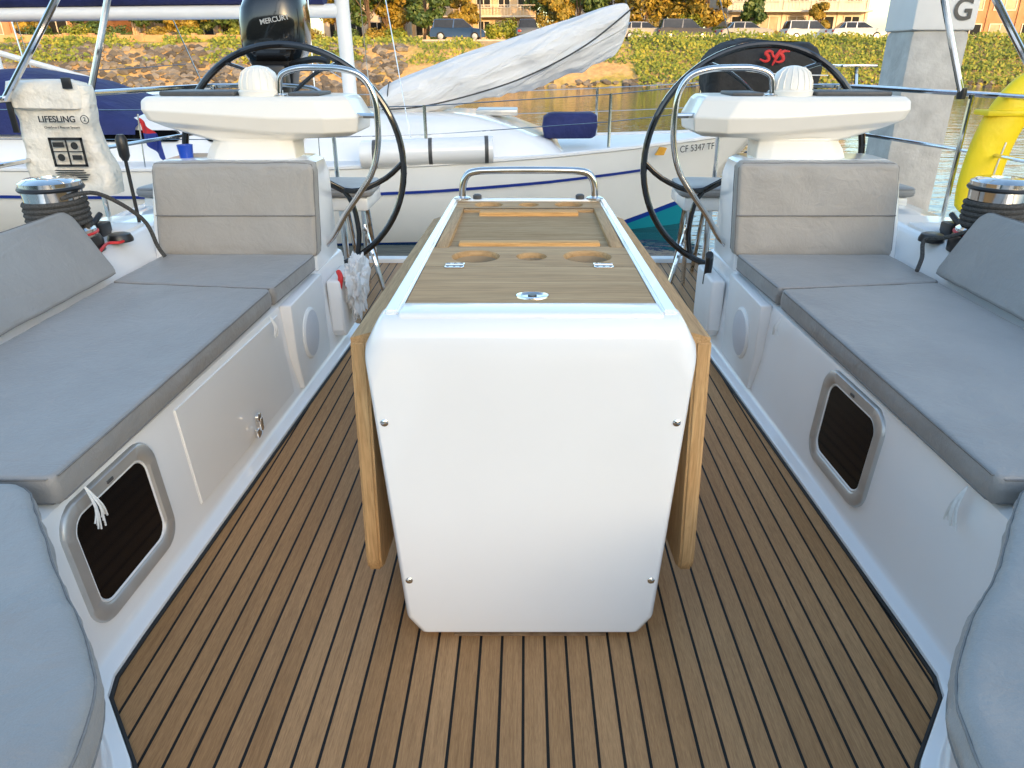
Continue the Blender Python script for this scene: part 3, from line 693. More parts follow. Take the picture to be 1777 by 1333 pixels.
xs=[-9.2,-8,-7,-6,-5,-4,-3,-2,-1,-.3,.3,.8,1.2,1.6,2,2.3,2.6,2.8,2.9]
mb=MB(); rings=[]
for x in xs:
    w=itp(wt,x); sh_=sheer(x); rk=lambda f:-(max(0,(x+3))/5.9)**2*1.0*f
    levels=[(0,1,sh_),(.15,1.0,sh_-.15),(.4,.97,sh_-.42),(.7,.88,-.45),(.85,.80,-.68),(1,.55,-.95)]
    near=[Vector((x+rk(f),HY-w*k,z)) for f,k,z in levels]; far=[Vector((x+rk(f),HY+w*k,z)) for f,k,z in levels]
    rings.append(near[::-1]+far)
mb.loft(rings,True,True); mb.make('hull',hm,nb,smooth=60)
def strip(name,d0,d1,mat,x0,x1,off=.035):
    mb=MB(); n=40; vs=[]
    for i in range(n+1):
        x=x0+(x1-x0)*i/n; w=itp(wt,x); sh_=sheer(x)
        for d in (d0,d1):
            rkx=-(max(0,(x+3))/5.9)**2*(d/.42*.4)
            vs.append((x+rkx,HY-w*(1-.03*max(0,(d-.15))/.27)-off,sh_-d))
    fs=[[2*i,2*i+1,2*i+3,2*i+2] for i in range(n)]
    mb.add(vs,fs); return mb.make(name,mat,nb)
strip('hull_stripe',.25,.282,bluestripe,-6.8,1.6)
mb=MB()
vs=[];
for x in xs:
    w=itp(wt,x); vs+=[(x,HY-w,sheer(x)+.012),(x,HY,sheer(x)+.05),(x,HY+w,sheer(x)+.012)]
fs=[]
for i in range(len(xs)-1): fs+=[[3*i,3*i+1,3*i+4,3*i+3],[3*i+1,3*i+2,3*i+5,3*i+4]]
mb.add(vs,fs)
for s in (-1,1): mb.tube([(x,HY+s*itp(wt,x),sheer(x)+.02) for x in xs],.025,n=6,sub=1)
mb.make('deck',gel2,nb)
mb=MB()
def cr_(x0,x1,w,z,r=.25): return [Vector((a,HY+b,c)) for a,b,c in rr(x0,x1,-w,w,r,z,6)]
mb.loft([cr_(-6.3,.55,1.0,.2),cr_(-6.2,.3,.96,.40),cr_(-6.1,-.2,.9,.58),cr_(-6,-.5,.8,.66),cr_(-5.8,-.8,.5,.69)])
mb.make('cabin',gel,nb,smooth=50)
for a,b_ in ((-5.2,-3.9),(-3.6,-2.5)):
    mb=MB(); mb.prism(rr2(a,b_,.42,.54,.05),'Y',HY-.985,HY-.93); mb.make('cabin_window',glassd,nb)
for a,b_,h in ((-.6,-.1,.69),(-1.6,-1.25,.70)):
    mb=MB(); mb.box(a,b_,HY-.25,HY+.25,h-.05,h+.02,.015); mb.make('deck_hatch',alu,nb)
for a in ((HY-.9,HY-.75),(HY+.75,HY+.9)):
    mb=MB(); mb.box(-9.0,-6.3,a[0],a[1],.2,.55,.04); mb.make('cockpit_coaming',gel,nb)
mb=MB(); rings=[]
for x,h in ((-7.0,1.05),(-6.6,1.14),(-6.0,1.17),(-5.3,1.05),(-4.7,.82),(-4.35,.66)):
    rings.append([Vector((x,HY+1.05*math.cos(R(a)),.5+(h-.5)*max(0,math.sin(R(a)))**.6)) for a in range(0,181,15)])
mb.loft(rings,False,False,closed=False); mb.make('canvas_dodger',navy,nb,smooth=60)
mb=MB(); mb.tube([(-2.15,HY,.6),(-2.15,HY,13)],.085,n=12,sub=1); mb.make('mast',gel2,nb)
mb=MB(); mb.tube([(-2.2,HY,1.78),(-8.0,HY,1.72)],.075,n=12,sub=1); mb.make('boom',gel2,nb)
mb=MB(); mb.tube([(-2.35,HY,2.0),(-4,HY,1.98),(-6,HY,1.93),(-7.9,HY,1.86)],lambda t:.17-.07*t,n=12); mb.make('boom_cover',navy,nb,smooth=60)
mb=MB()
for p,q in (((-2.15,HY,12.8),(2.85,HY,.45)),((-2.15,HY,12.8),(-9.1,HY,.3)),((-2.15,HY,9),(-2.4,HY-1.5,.25)),((-2.15,HY,12),(-2.2,HY-1.5,.25)),((-2.15,HY,9),(-2.4,HY+1.5,.25)),((-2.15,HY,12),(-2.2,HY+1.5,.25)),((-2.15,HY,6),(-1.2,HY-1.4,.25)),((-2.15,HY,5),(-5,HY,1.8)),((-2.15,HY,5),(-6.5,HY,1.8)),((-2.15,HY,1.0),(-3.4,HY,1.75))):
    mb.tube([p,q],.006,n=5,sub=1)
mb.make('rigging',chrome,nb)
mb=MB()
stx=[-8.5,-6.6,-4.7,-2.95,-1.07,.95,2.2]
for s in (-1,1):
    tp=[];tm=[]
    for x in stx:
        w=itp(wt,x)-.05; mb.tube([(x,HY+s*w,sheer(x)),(x,HY+s*w,sheer(x)+.62)],.02 if x in(-1.07,.95) else .014,n=6,sub=1)
        tp.append((x,HY+s*w,sheer(x)+.61)); tm.append((x,HY+s*w,sheer(x)+.32))
    mb.tube(tp,.006,n=5,sub=1); mb.tube(tm,.005,n=5,sub=1)
mb.tube([(2.2,HY-.33,sheer(2.2)+.61),(2.75,HY-.1,1.0),(2.85,HY,1.0),(2.75,HY+.1,1.0),(2.2,HY+.33,sheer(2.2)+.61)],.014,n=8)
mb.tube([(2.8,HY,1.0),(2.8,HY,.45)],.014,n=8,sub=1)
mb.make('guard_rail',chrome,nb)
text('registration_number','CF 5347 TF',.108,M4((2.045,HY-.515,.30),88,-2,27),ink,nb)
mb=MB(); mb.prism([(1.50,.25),(1.60,.25),(1.63,.33),(1.55,.34),(1.53,.30)],'Y',HY-.80,HY-.74); mb.make('orange_emblem',orange,nb)
mb=MB()
mb.tube([(-1.75,8.02,.34),(-1.74,8.02,.34),(-.37,8.22,.37),(-.36,8.22,.37)],.14,n=18,sub=1); 
o=mb.make('rolled_fender_tube',gel,None,smooth=50); tag(o,'white rolled inflatable tube strapped along the deck edge','inflatable roll')
for t in (.1,.52,.95):
    p=Vector((-1.75,8.02,.34)).lerp(Vector((-.36,8.22,.37)),t); mb=MB(); mb.tube([p-Vector((.02,0,0)),p+Vector((.02,.003,0))],.1445,n=18,sub=1)
    mb.make('strap',darkgrey,o)
cbg=MB(); rings=[]
for z,g in ((.42,-.03),(.44,0),(.55,.01),(.66,0),(.69,-.05)):
    rings.append([Vector((.52+p[0]+.03*noise.noise(Vector((p[0]*5,z*7,2))),9.0+p[1],z+.02*noise.noise(Vector((p[0]*6,1,z))))) for p in rr(-.30-g,.30+g,-.2-g,.2+g,.06,0,5)])
cbg.loft(rings); o=cbg.make('canvas_bag',navy,smooth=60); tag(o,'navy blue canvas bag resting on the foredeck','bag')
path=[(-1.80,.84,.05,.05),(-1.68,.83,.15,.14),(-1.5,.86,.20,.18),(-1.1,.97,.23,.2),(-.7,1.09,.25,.21),(-.2,1.22,.265,.21),(.26,1.35,.275,.2),(.6,1.45,.275,.18),(.85,1.53,.27,.15),(1.02,1.59,.25,.12),(1.13,1.64,.20,.09),(1.19,1.69,.08,.04)]
def cat(P,t):
    m=len(P)-1; i=min(int(t*m),m-1); u=t*m-i; a,b_,c,d=[P[max(0,min(m,i+k))] for k in(-1,0,1,2)]
    return [.5*((2*B)+(C-A)*u+(2*A-5*B+4*C-D)*u*u+(3*B-A-3*C+D)*u**3) for A,B,C,D in zip(a,b_,c,d)]
mb=MB(); rings=[]
for k in range(170):
    t=k/169; x,z,rv,rh=cat(path,t); rg=[]
    for j in range(56):
        a=2*math.pi*j/56; sa=math.sin(a); ca=math.cos(a)
        f=1+.10*noise.noise(Vector((x*1.2,ca*2.5,sa*2.5)))+.09*noise.noise(Vector((x*3+sa*4,ca*3,sa*5)))+.03*noise.noise(Vector((x*9+sa*9,ca*9,sa*9)))
        fold=.10*math.sin(x*7+sa*3.5+2*noise.noise(Vector((x*2,0,0))))*max(0,1-abs(sa)) 
        up=max(0,sa); low=1+(.28*math.sin(t*3.14)**.5 if sa<0 else 0)
        lowedge=1+(.10*noise.noise(Vector((x*3.2,7,1)))+.06*noise.noise(Vector((x*8,7,1))) if sa<-.3 else 0)
        pinch=1-.45*up**3
        rg.append(Vector((x+sa*rv*.10,9.3+ca*rh*(f+fold)*pinch,z+sa*rv*(f if sa<0 else 1+.2*(f-1))*low*lowedge)))
    rings.append(rg)
mb.loft(rings); sl=mb.make('furled_sail',sailm,smooth=70); tag(sl,'bundled white sail hoisted at a slant over the foredeck','sail')
mb=MB(); mb.tube([(1.22,9.2,1.80),(.7,9.05,1.42),(.1,9.02,1.12),(-.5,9.02,.92),(-1.2,9.05,.76),(-1.7,9.1,.72)],.009,n=6)
for t in (.12,):
    x,z,rv,rh=cat(path,t); mb.tube([(x+math.sin(R(a))*rv*.1,9.3+math.cos(R(a))*rh*1.06,z+math.sin(R(a))*rv*1.1) for a in range(0,360,20)],.007,n=5,sub=1,closed=True)
mb.tube([(1.19,9.3,1.74),(.2,9.45,4.5),(-2.1,9.5,10.5)],.007,n=5,sub=1)
mb.make('sail_tie',ropedark,sl)
fl=empty('ensign',(-4.0,8.0,.6),'small red white and blue flag on the moored boat','flag')
mb=MB(); mb.tube([(-4.06,7.95,.2),(-4.02,7.95,.75)],.008,n=6,sub=1); mb.make('flag_staff',chrome,fl)
fm,nt,b=newmat('flag_cloth'); tc=N(nt,'ShaderNodeTexCoord'); sx=N(nt,'ShaderNodeSeparateXYZ'); L(nt,tc.outputs['Object'],sx.inputs[0])
st=math_n(nt,'LESS_THAN',sx.outputs[2],.56)
L(nt,mixc(nt,st,(.55,.02,.03),(.02,.04,.25)),b.inputs['Base Color'])
mb=MB(); vs=[];n=14
for i in range(n+1):
    for j in range(7): vs.append((-4.02+i*.014,7.95+.03*math.sin(i*.8+j*.3),.72-j*.038-i*.016))
mb.add(vs,[[i*7+j,i*7+j+1,(i+1)*7+j+1,(i+1)*7+j] for i in range(n) for j in range(6)]); mb.make('flag_cloth',fm,fl)
nb2=empty('moored_sailboat',(-12,15,-.7),'white sailboat with navy canvas moored beside the rocky bank','sailboat')
mb=MB(); rings=[]
for x,w in ((-18,.9),(-16,1.4),(-13,1.6),(-10,1.4),(-8,.9),(-6.8,.35),(-6.3,.03)):
    sh_=.35+max(0,x+13)**2*.008; rings.append([Vector((x,15.5-w*.7,-.9)),Vector((x,15.5-w,-.2)),Vector((x,15.5-w,sh_)),Vector((x,15.5,sh_+.08)),Vector((x,15.5+w,sh_)),Vector((x,15.5+w,-.2)),Vector((x,15.5+w*.7,-.9))])
mb.loft(rings); mb.make('hull',gel,nb2,smooth=50)
mb=MB(); rings=[[Vector((a,15.5+b,c)) for a,b,c in rr(x0,x1,-w,w,.3,z)] for x0,x1,w,z in ((-15,-9,1.0,.4),(-14.9,-9.5,.95,.7),(-14.6,-10.2,.8,.85))]; mb.loft(rings); mb.make('cabin',gel,nb2,smooth=50)
mb=MB(); mb.box(-14,-10.3,14.49,14.56,.55,.68,.02); mb.make('cabin_window',glassd,nb2)
mb=MB(); rings=[]
for x,h in ((-17.5,1.5),(-16.5,1.7),(-15.0,1.65),(-14.0,1.3),(-13.4,.9)):
    rings.append([Vector((x,15.5+1.3*math.cos(R(a)),.5+(h-.5)*max(0,math.sin(R(a)))**.6)) for a in range(0,181,15)])
mb.loft(rings,False,False,closed=False); mb.make('canvas_dodger',navy,nb2,smooth=60)
mb=MB(); mb.tube([(-10.4,15.5,.8),(-10.4,15.5,14)],.09,n=10,sub=1); mb.make('mast',gel2,nb2)
mb=MB(); mb.tube([(-10.5,15.5,2.0),(-16.5,15.5,1.95)],.09,n=10,sub=1); mb.make('boom',gel2,nb2)
mb=MB(); mb.tube([(-10.6,15.5,2.25),(-13.5,15.5,2.2),(-16.5,15.5,2.1)],.18,n=10,sub=3); mb.make('boom_cover',navy,nb2)
mb=MB(); mb.tube([(-11.5,14.4,1.9),(-7.3,14.4,.7)],.05,n=8,sub=1); mb.make('spinnaker_pole',gel2,nb2)
mb=MB()
for q in ((-6.4,15.5,.7),(-18,15.5,.4),(-10.6,14.1,.4),(-10.6,16.9,.4),(-9,14.2,.5),(-12.5,14.0,.4)): mb.tube([(-10.4,15.5,13.5),q],.011,n=5,sub=1)
for x in (-16,-14,-12,-10,-8.3): mb.tube([(x,14.2+.03*abs(x+13)**1.5*.2,.3),(x,14.2+.03*abs(x+13)**1.5*.2,1.0)],.014,n=5,sub=1)
mb.tube([(-17,14.4,1.0),(-13,14.2,1.0),(-8.3,14.4,1.05),(-6.6,15.3,1.15)],.008,n=5)
mb.make('rigging',chrome,nb2)
# ------------------------------------------------------------ pile
conc=mottled('concrete',(.42,.40,.37),(.56,.54,.50),9,.85,bs=.6,bscale=40,bdist=.01)
pl=empty('mooring_pile',(2.95,5.75,-.7),'square concrete mooring pile with white cap lettered G','mooring pile')
mb=MB(); mb.box(2.70,3.12,5.6,6.02,-2.5,1.47,.05); mb.make('pile_shaft',conc,pl)
mb=MB(); mb.box(2.69,3.13,5.59,6.03,1.46,2.6,.02); mb.make('pile_cap',gel2,pl)
text('pile_letter','G',.19,M4((3.015,5.584,1.585)),darkgrey,pl,bold=True)
# ------------------------------------------------------------ water
wm,nt,b=newmat('harbour_water'); v=coords(nt,(1,2.2,1)); b.inputs['Roughness'].default_value=.03; b.inputs['IOR'].default_value=1.5
p=bump(nt,b,noise_tex(nt,v,.9,3,.5,.3),.22,.12); bump(nt,b,noise_tex(nt,v,4.5,3,.5),.22,.025,p)
f=noise_tex(nt,v,.2,3); L(nt,ramp(nt,f,[(.3,(.010,.030,.040)),(.7,(.02,.055,.065))]),b.inputs['Base Color'])
mb=MB(); mb.add([(-600,-400,-.7),(600,-400,-.7),(600,900,-.7),(-600,900,-.7)],[[0,1,2,3]]); o=mb.make('water',wm,smooth=0); o['kind']='structure'
# ------------------------------------------------------------ shore
gm,nt,b=newmat('shore_ground'); v=coords(nt)
f=noise_tex(nt,v,.35,6,.65); f2=noise_tex(nt,v,3,4)
c=ramp(nt,f,[(.35,(.52,.31,.12)),(.5,(.60,.38,.16)),(.6,(.42,.32,.07)),(.75,(.27,.25,.05))])
L(nt,mixc(nt,.45,c,ramp(nt,f2,[(.3,(.5,.5,.5)),(.7,(1.2,1.2,1.2))]),'MULTIPLY'),b.inputs['Base Color']); b.inputs['Roughness'].default_value=.9; bump(nt,b,f2,.6,.2)
def bankz(x,y):
    if y<54: return -2
    base=itp([(54,-1.6),(55.5,-.75),(57,.1),(60,1.7),(61.5,2.25),(62.5,2.35),(400,2.4)],y)
    k=1 if 55<y<61.5 else 0
    return base+k*.25*noise.noise(Vector((x*.35,y*.5,0)))
mb=MB(); xs_=[-160+ i*2.5 for i in range(129)]; yl=[53,54,55,55.8,56.5,57.2,58,59,60,61,62,63,80,120,420]
vs=[(x,y,bankz(x,y)) for y in yl for x in xs_]; n=len(xs_)
mb.add(vs,[[j*n+i,j*n+i+1,(j+1)*n+i+1,(j+1)*n+i] for j in range(len(yl)-1) for i in range(n-1)])
o=mb.make('shore_bank',gm,smooth=60); o['kind']='structure'
asph=mottled('asphalt',(.045,.044,.042),(.07,.068,.065),3,.9)
mb=MB(); mb.add([(-160,64,2.40),(160,64,2.40),(160,74,2.40),(-160,74,2.40)],[[0,1,2,3]]); o=mb.make('road',asph,smooth=0); o['kind']='structure'
kerbm=mottled('kerb_concrete',(.40,.34,.27),(.5,.43,.35),3,.85)
mb=MB(); mb.box(-160,160,62.9,64,2.2,2.47,.02); o=mb.make('pavement',kerbm); o['kind']='structure'
mb=MB(); mb.box(-70,-21,62.2,62.6,1.8,2.78,.04); 
for k in range(25): mb.box(-70+k*2,-69.7+k*2,62.12,62.66,1.8,2.9,.03)
wallm=mottled('retaining_wall_stucco',(.50,.24,.10),(.60,.32,.15),2,.9)
o=mb.make('retaining_wall',wallm); tag(o,'tan stucco retaining wall with piers above the rocks','wall')
rockm,nt,b=newmat('riprap_rock'); g=N(nt,'ShaderNodeNewGeometry'); L(nt,ramp(nt,g.outputs['Random Per Island'],[(0,(.07,.06,.05)),(.5,(.15,.13,.105)),(1,(.27,.235,.19))]),b.inputs['Base Color']); b.inputs['Roughness'].default_value=.9
mb=MB()
for k in range(2600):
    x=random.uniform(-62,-9) if k<2200 else random.uniform(-9,45); y=random.uniform(55,60.5) if k<2200 else random.uniform(55,56.2)
    z=bankz(x,y); r=random.uniform(.12,.36) if k<2200 else random.uniform(.12,.28)
    bm=bmesh.new(); bmesh.ops.create_icosphere(bm,subdivisions=1,radius=r)
    o3=Vector((random.uniform(0,99),0,0))
    for v in bm.verts: v.co=Vector((v.co.x*1.25,v.co.y,v.co.z*.8))*(1+.5*noise.noise(v.co*3+o3))+Vector((x,y,z+.05))
    mb.bm(bm)
o=mb.make('bank_rocks',rockm,smooth=0); o['kind']='stuff'; tag(o,'rubble stones covering the waterside bank','rocks'); 
def leafmat(name,c):
    m,nt,b=newmat(name); g=N(nt,'ShaderNodeNewGeometry'); f=noise_tex(nt,coords(nt),.9,3)
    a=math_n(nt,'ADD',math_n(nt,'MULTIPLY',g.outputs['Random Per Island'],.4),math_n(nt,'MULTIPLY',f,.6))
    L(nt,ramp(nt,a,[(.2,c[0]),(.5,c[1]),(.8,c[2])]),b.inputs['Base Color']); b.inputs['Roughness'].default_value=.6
    return m
leaf_dark=leafmat('foliage_dark',[(.02,.045,.010),(.055,.10,.016),(.13,.16,.025)])
leaf_gold_lit=leafmat('foliage_gold_lit',[(.08,.08,.010),(.26,.18,.018),(.44,.27,.03)])  # golden evening sunlight put into the leaf colours
leaf_ivy=leafmat('foliage_ivy',[(.05,.09,.008),(.18,.22,.015),(.40,.33,.025)])
barkm=mottled('bark',(.10,.06,.035),(.17,.11,.07),6,.9,bs=.8,bscale=20,bdist=.05)
def leaves(mb,c,rad,n,size,shell=.55):
    for k in range(n):
        d=Vector((random.gauss(0,1),random.gauss(0,1),random.gauss(0,1))).normalized()
        q=random.uniform(shell,1)**.8
        p=Vector((c[0]+d.x*rad[0]*q,c[1]+d.y*rad[1]*q,c[2]+d.z*rad[2]*q))
        nr=(d+Vector((random.uniform(-.8,.8),random.uniform(-.8,.8),random.uniform(-.3,.9)))).normalized()
        u=nr.orthogonal().normalized(); u=(Matrix.Rotation(random.uniform(0,6.28),3,nr)@u); w=nr.cross(u)
        s=size*random.uniform(.6,1.3)
        mb.add([p-u*s,p-w*s*.55,p+u*s,p+w*s*.55],[[0,1,2,3]])
def tree(loc,h,w,mat,label,lean=0,clumps=16,tr=.18,low=.3,size=.22):
    t=empty('broadleaf_tree',loc,label,'tree')
    mb=MB(); x,y,z=loc
    mb.tube([(x,y,z-.2),(x+.1+lean*.3,y,z+h*.25),(x+lean,y,z+h*.6)],lambda q:tr*(1-.65*q),n=8,sub=4)
    cs=[]
    for k in range(clumps):
        a=random.uniform(0,6.28); q=math.sqrt(random.uniform(0,1)); f=random.uniform(low,1)
        ww=w*(1-.55*abs(f-.55)/.5)
        c=(x+lean+math.cos(a)*q*ww*.8,y+math.sin(a)*q*ww*.8,z+h*f); cs.append(c)
    for c in cs[:9]:
        mb.tube([(x+lean*.4,y,z+h*.28),((x+c[0])/2,(y+c[1])/2,z+(c[2]-z)*.7),c],lambda q:tr*.4*(1-.8*q),n=5,sub=3)
    mb.make('trunk',barkm,t)
    mb=MB()
    for c in cs:
        r=w*random.uniform(.28,.45); leaves(mb,c,(r,r,r*.75),210,size)
    mb.make('crown',mat,t,smooth=0)
    return t
px=lambda p,Y:(p-912)/1250*Y/1.11
G='leafy green tree behind the parked cars'
Gg='tree with golden evening light painted into its leaves beside the buildings'
for (p,Y,h,w,m,lab) in ((640,80,9,3.2,leaf_dark,G),(585,84,8,2.6,leaf_gold_lit,Gg),(735,80,8.5,2.6,leaf_dark,G),(700,88,10,3,leaf_dark,G),(815,84,7.5,2.0,leaf_gold_lit,Gg),(1000,82,8,3.2,leaf_dark,G),(1060,86,9,3.5,leaf_gold_lit,Gg),(1120,80,7.5,2.8,leaf_gold_lit,Gg),(1165,84,9,3.0,leaf_dark,G),(1225,78,6.5,2.2,leaf_gold_lit,Gg),(1300,77,4.2,1.5,leaf_dark,G),(950,90,10,3.5,leaf_dark,G),(380,82,8,3,leaf_dark,G),(250,82,9,3.2,leaf_dark,G),(1750,90,8,3.5,leaf_dark,G),(1420,79,3.5,1.2,leaf_gold_lit,Gg),(60,82,7,2.5,leaf_gold_lit,Gg),(480,82,8,2.8,leaf_gold_lit,Gg),(1100,90,9,3.5,leaf_dark,G),(670,82,6,2.6,leaf_gold_lit,Gg),(1190,80,7,2.6,leaf_gold_lit,Gg),(970,79,6,2.0,leaf_gold_lit,Gg),(150,80,6,2.6,leaf_dark,G),(320,79,5,2.2,leaf_gold_lit,Gg)):
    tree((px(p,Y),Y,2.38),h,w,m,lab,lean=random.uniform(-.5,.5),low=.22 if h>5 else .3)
def bush(p,Y,r,h,m,label,z=2.4,top=False):
    x=px(p,Y); mb=MB()
    for k in range(7):
        leaves(mb,(x+random.uniform(-.6,.6)*r,Y+random.uniform(-.4,.4)*r,z+h*random.uniform(.3,.65)),(r*.55,r*.55,h*.38),150,.13)
    mb.tube([(x,Y,z-.1),(x,Y,z+h*.5)],.06,n=5,sub=1)
    o=mb.make('shrub',m,smooth=0); tag(o,label,'shrub')
for p,Y,r,h,m in ((860,77,1.1,1.8,leaf_ivy),(885,78,1.0,2.6,leaf_ivy),(915,77,1.2,1.7,leaf_dark),(945,77,1.1,2.9,leaf_gold_lit),(975,77,1.3,1.8,leaf_ivy),(690,77,1.2,1.5,leaf_ivy),(650,77,1.4,1.4,leaf_gold_lit),(760,78,1.0,1.5,leaf_dark),(1255,77,1.3,1.6,leaf_dark),(1345,76,1.0,1.1,leaf_gold_lit),(600,77,1.4,1.5,leaf_dark),(540,77,1.4,1.5,leaf_gold_lit),(330,77,1.3,1.6,leaf_ivy),(200,77,1.5,1.7,leaf_dark),(1140,76.5,1.5,2.4,leaf_gold_lit),(1200,76.5,1.6,2.6,leaf_ivy),(1060,76.5,1.5,2,leaf_dark),(1020,76.5,1.3,2,leaf_gold_lit),(130,76.5,1.5,1.8,leaf_ivy),(70,76.5,1.5,1.6,leaf_dark),(270,76.5,1.4,1.5,leaf_gold_lit),(400,76.5,1.4,1.6,leaf_ivy)):
    bush(p,Y,r,h,m,'rounded clipped shrub in front of the building')
mb=MB()
def scatter(x0,x1,n,y0=55.6,y1=62.6,dens=0,size=.16,lift=.45):
    k=0
    while k<n:
        x=random.uniform(x0,x1); y=random.uniform(y0,y1)
        if noise.noise(Vector((x*.25,y*.5,4)))<dens: k+=.25; continue
        z=bankz(x,y)+random.random()**1.5*lift*(1+.9*noise.noise(Vector((x*.5,y*.7,9))))
        nr=Vector((random.uniform(-.7,.7),-.8+random.uniform(-.6,.4),random.uniform(0,1))).normalized()
        u=nr.orthogonal().normalized(); u=Matrix.Rotation(random.uniform(0,6.28),3,nr)@u; w=nr.cross(u); s=size*random.uniform(.6,1.4)
        p=Vector((x,y,z)); mb.add([p-u*s,p-w*s*.6,p+u*s,p+w*s*.6],[[0,1,2,3]]); k+=1
scatter(8,60,30000,55.2,62.8,dens=-.6,lift=.6,size=.12); scatter(-12,8,2200,57.5,62.5,dens=.05,lift=.3,size=.13); scatter(-50,-12,8500,58.0,62.2,dens=-.05,lift=.45,size=.13)
o=mb.make('ground_cover',leaf_ivy,smooth=0); o['kind']='stuff'; tag(o,'sunlit ivy and shrubs covering the shore bank','ground cover')
# ------------------------------------------------------------ cars
def carmat(n,c): 
    m=mottled(n,tuple(k*.92 for k in c),c,2,.25,coat=.8); return m
tyre=mottled('tyre',(.012,.012,.012),(.02,.02,.02),9,.8); rimm=mottled('rim',(.35,.35,.36),(.45,.45,.46),9,.35,metal=.8)
lampm=mottled('lamp_glass',(.7,.7,.68),(.8,.8,.78),9,.15); tailm=mottled('tail_lamp',(.35,.01,.01),(.45,.02,.02),9,.2)
cglass=mottled('car_glass',(.02,.022,.025),(.03,.032,.035),5,.05)
def car(loc,rz,mat,label,suv=False,flip=1):
    c=empty('parked_car',loc,label,'car',group='cars parked along the waterfront road')
    M=Matrix.Translation(loc)@Matrix.Rotation(rz,4,'Z')
    H=1.62 if suv else 1.42; L_=2.25
    mb=MB()
    prof=[(-L_,.30),(-L_-.02,.55),(-L_+.08,.86 if not suv else .95),(-1.55,.93 if not suv else 1.0),(-.9,.95),(1.15,.96),(1.95,.86),(2.2,.70),(2.26,.45),(2.2,.28)]
    rings=[]
    for yv,ins,dz in ((-.86,.10,-.06),(-.90,.02,0),(-.86,0,.02),(0,-.0,.035),(.86,0,.02),(.90,.02,0),(.86,.10,-.06)):
        rings.append([M@Vector((x*(1-ins*.05),yv,z+(dz if z>.6 else 0))) for x,z in prof])
    mb.loft(rings)
    rb,rf=(-1.85,.45) if suv else (-1.15,.35)
    def cab(z,a,b,w,r=.15): return [M@Vector(p) for p in rr(a,b,-w,w,r,z,4)]
    mb.loft([cab(H-.05,rb-.02,rf+.08,.63),cab(H-.01,rb+.03,rf,.60),cab(H+.01,rb+.2,rf-.2,.48)])
    for xa,xb in ((-.35,-.28),(rb-.1,rb-.05)):
        for s in (-1,1): mb.add([M@Vector(p) for p in ((xa-.06,s*.80,.96),(xb-.02,s*.80,.96),(xb+.05,s*.645,H-.04),(xa+.05,s*.645,H-.04))],[[0,1,2,3]])
    mb.make('car_body',mat,c,smooth=40)
    mb=MB(); mb.loft([cab(.95,rb-.50 if not suv else rb-.25,rf+.85,.78),cab(H-.045,rb-.02,rf+.06,.63)]); mb.make('car_windows',cglass,c,smooth=30)
    for x in (-1.38,1.40):
        for s in (-1,1):
            w=empty('wheel',M@Vector((x,s*.8,.33)),parent=c)
            T=M@Matrix.Translation((x,s*.80,.33))@Matrix.Rotation(R(90),4,'X')
            mb=MB(); mb.lathe([(.22,-.11),(.32,-.11),(.335,-.08),(.335,.08),(.32,.11),(.22,.11)],(0,0,0),20,mat=T); mb.make('tyre',tyre,w)
            mb=MB(); mb.lathe([(.22,-.115),(.05,-.12),(.05,.12),(.22,.115)],(0,0,0),20,mat=T); mb.make('rim',rimm,w)
    for s in (-1,1):
        mb=MB(); mb.box(2.10,2.235,s*.62-.16,s*.62+.16,.60,.74,.03,mat=M); mb.make('headlight',lampm,c)
        mb=MB(); mb.box(-2.27,-2.15,s*.66-.14,s*.66+.14,.66,.82,.03,mat=M); mb.make('tail_light',tailm,c)
    return c
blue_p=carmat('car_blue',(.03,.07,.16)); grey_p=carmat('car_grey',(.10,.10,.11)); silver_p=carmat('car_silver',(.42,.41,.39)); white_p=carmat('car_white',(.75,.74,.72)); dark_p=carmat('car_dark',(.02,.02,.022))
for p,Y,rz,m,suv,lab in ((795,66.2,0,blue_p,True,'dark blue hatchback parked by the shore pavement'),(915,67.5,90,dark_p,True,'black car parked facing the water'),(1110,66.5,20,silver_p,False,'silver car parked by the ivy bank'),(1185,66.2,5,grey_p,True,'grey estate car parked by the ivy bank'),(1290,66.5,8,silver_p,False,'silver saloon parked in front of the building'),(1400,69,6,white_p,True,'white van-like car parked near the building'),(1483,66.3,3,white_p,False,'white saloon parked near the pile'),(1575,67,4,silver_p,False,'pale silver saloon parked along the road'),(470,67,2,dark_p,False,'dark saloon parked along the road')):
    car((px(p,Y),Y,2.41),R(rz),m,lab,suv)
for p in (835,1548):
    x=px(p,64.5); sg=empty('street_lamp',(x,63.4,2.45),'slim dark street lamp on the shore pavement','street lamp')
    mb=MB(); mb.tube([(x,63.4,2.4),(x,63.4,8)],.06,n=8,sub=1); mb.make('lamp_post',darkgrey,sg)
    mb=MB(); mb.box(x-.2,x+.6,63.3,63.5,7.9,8.05,.03); mb.make('lamp_head',darkgrey,sg)
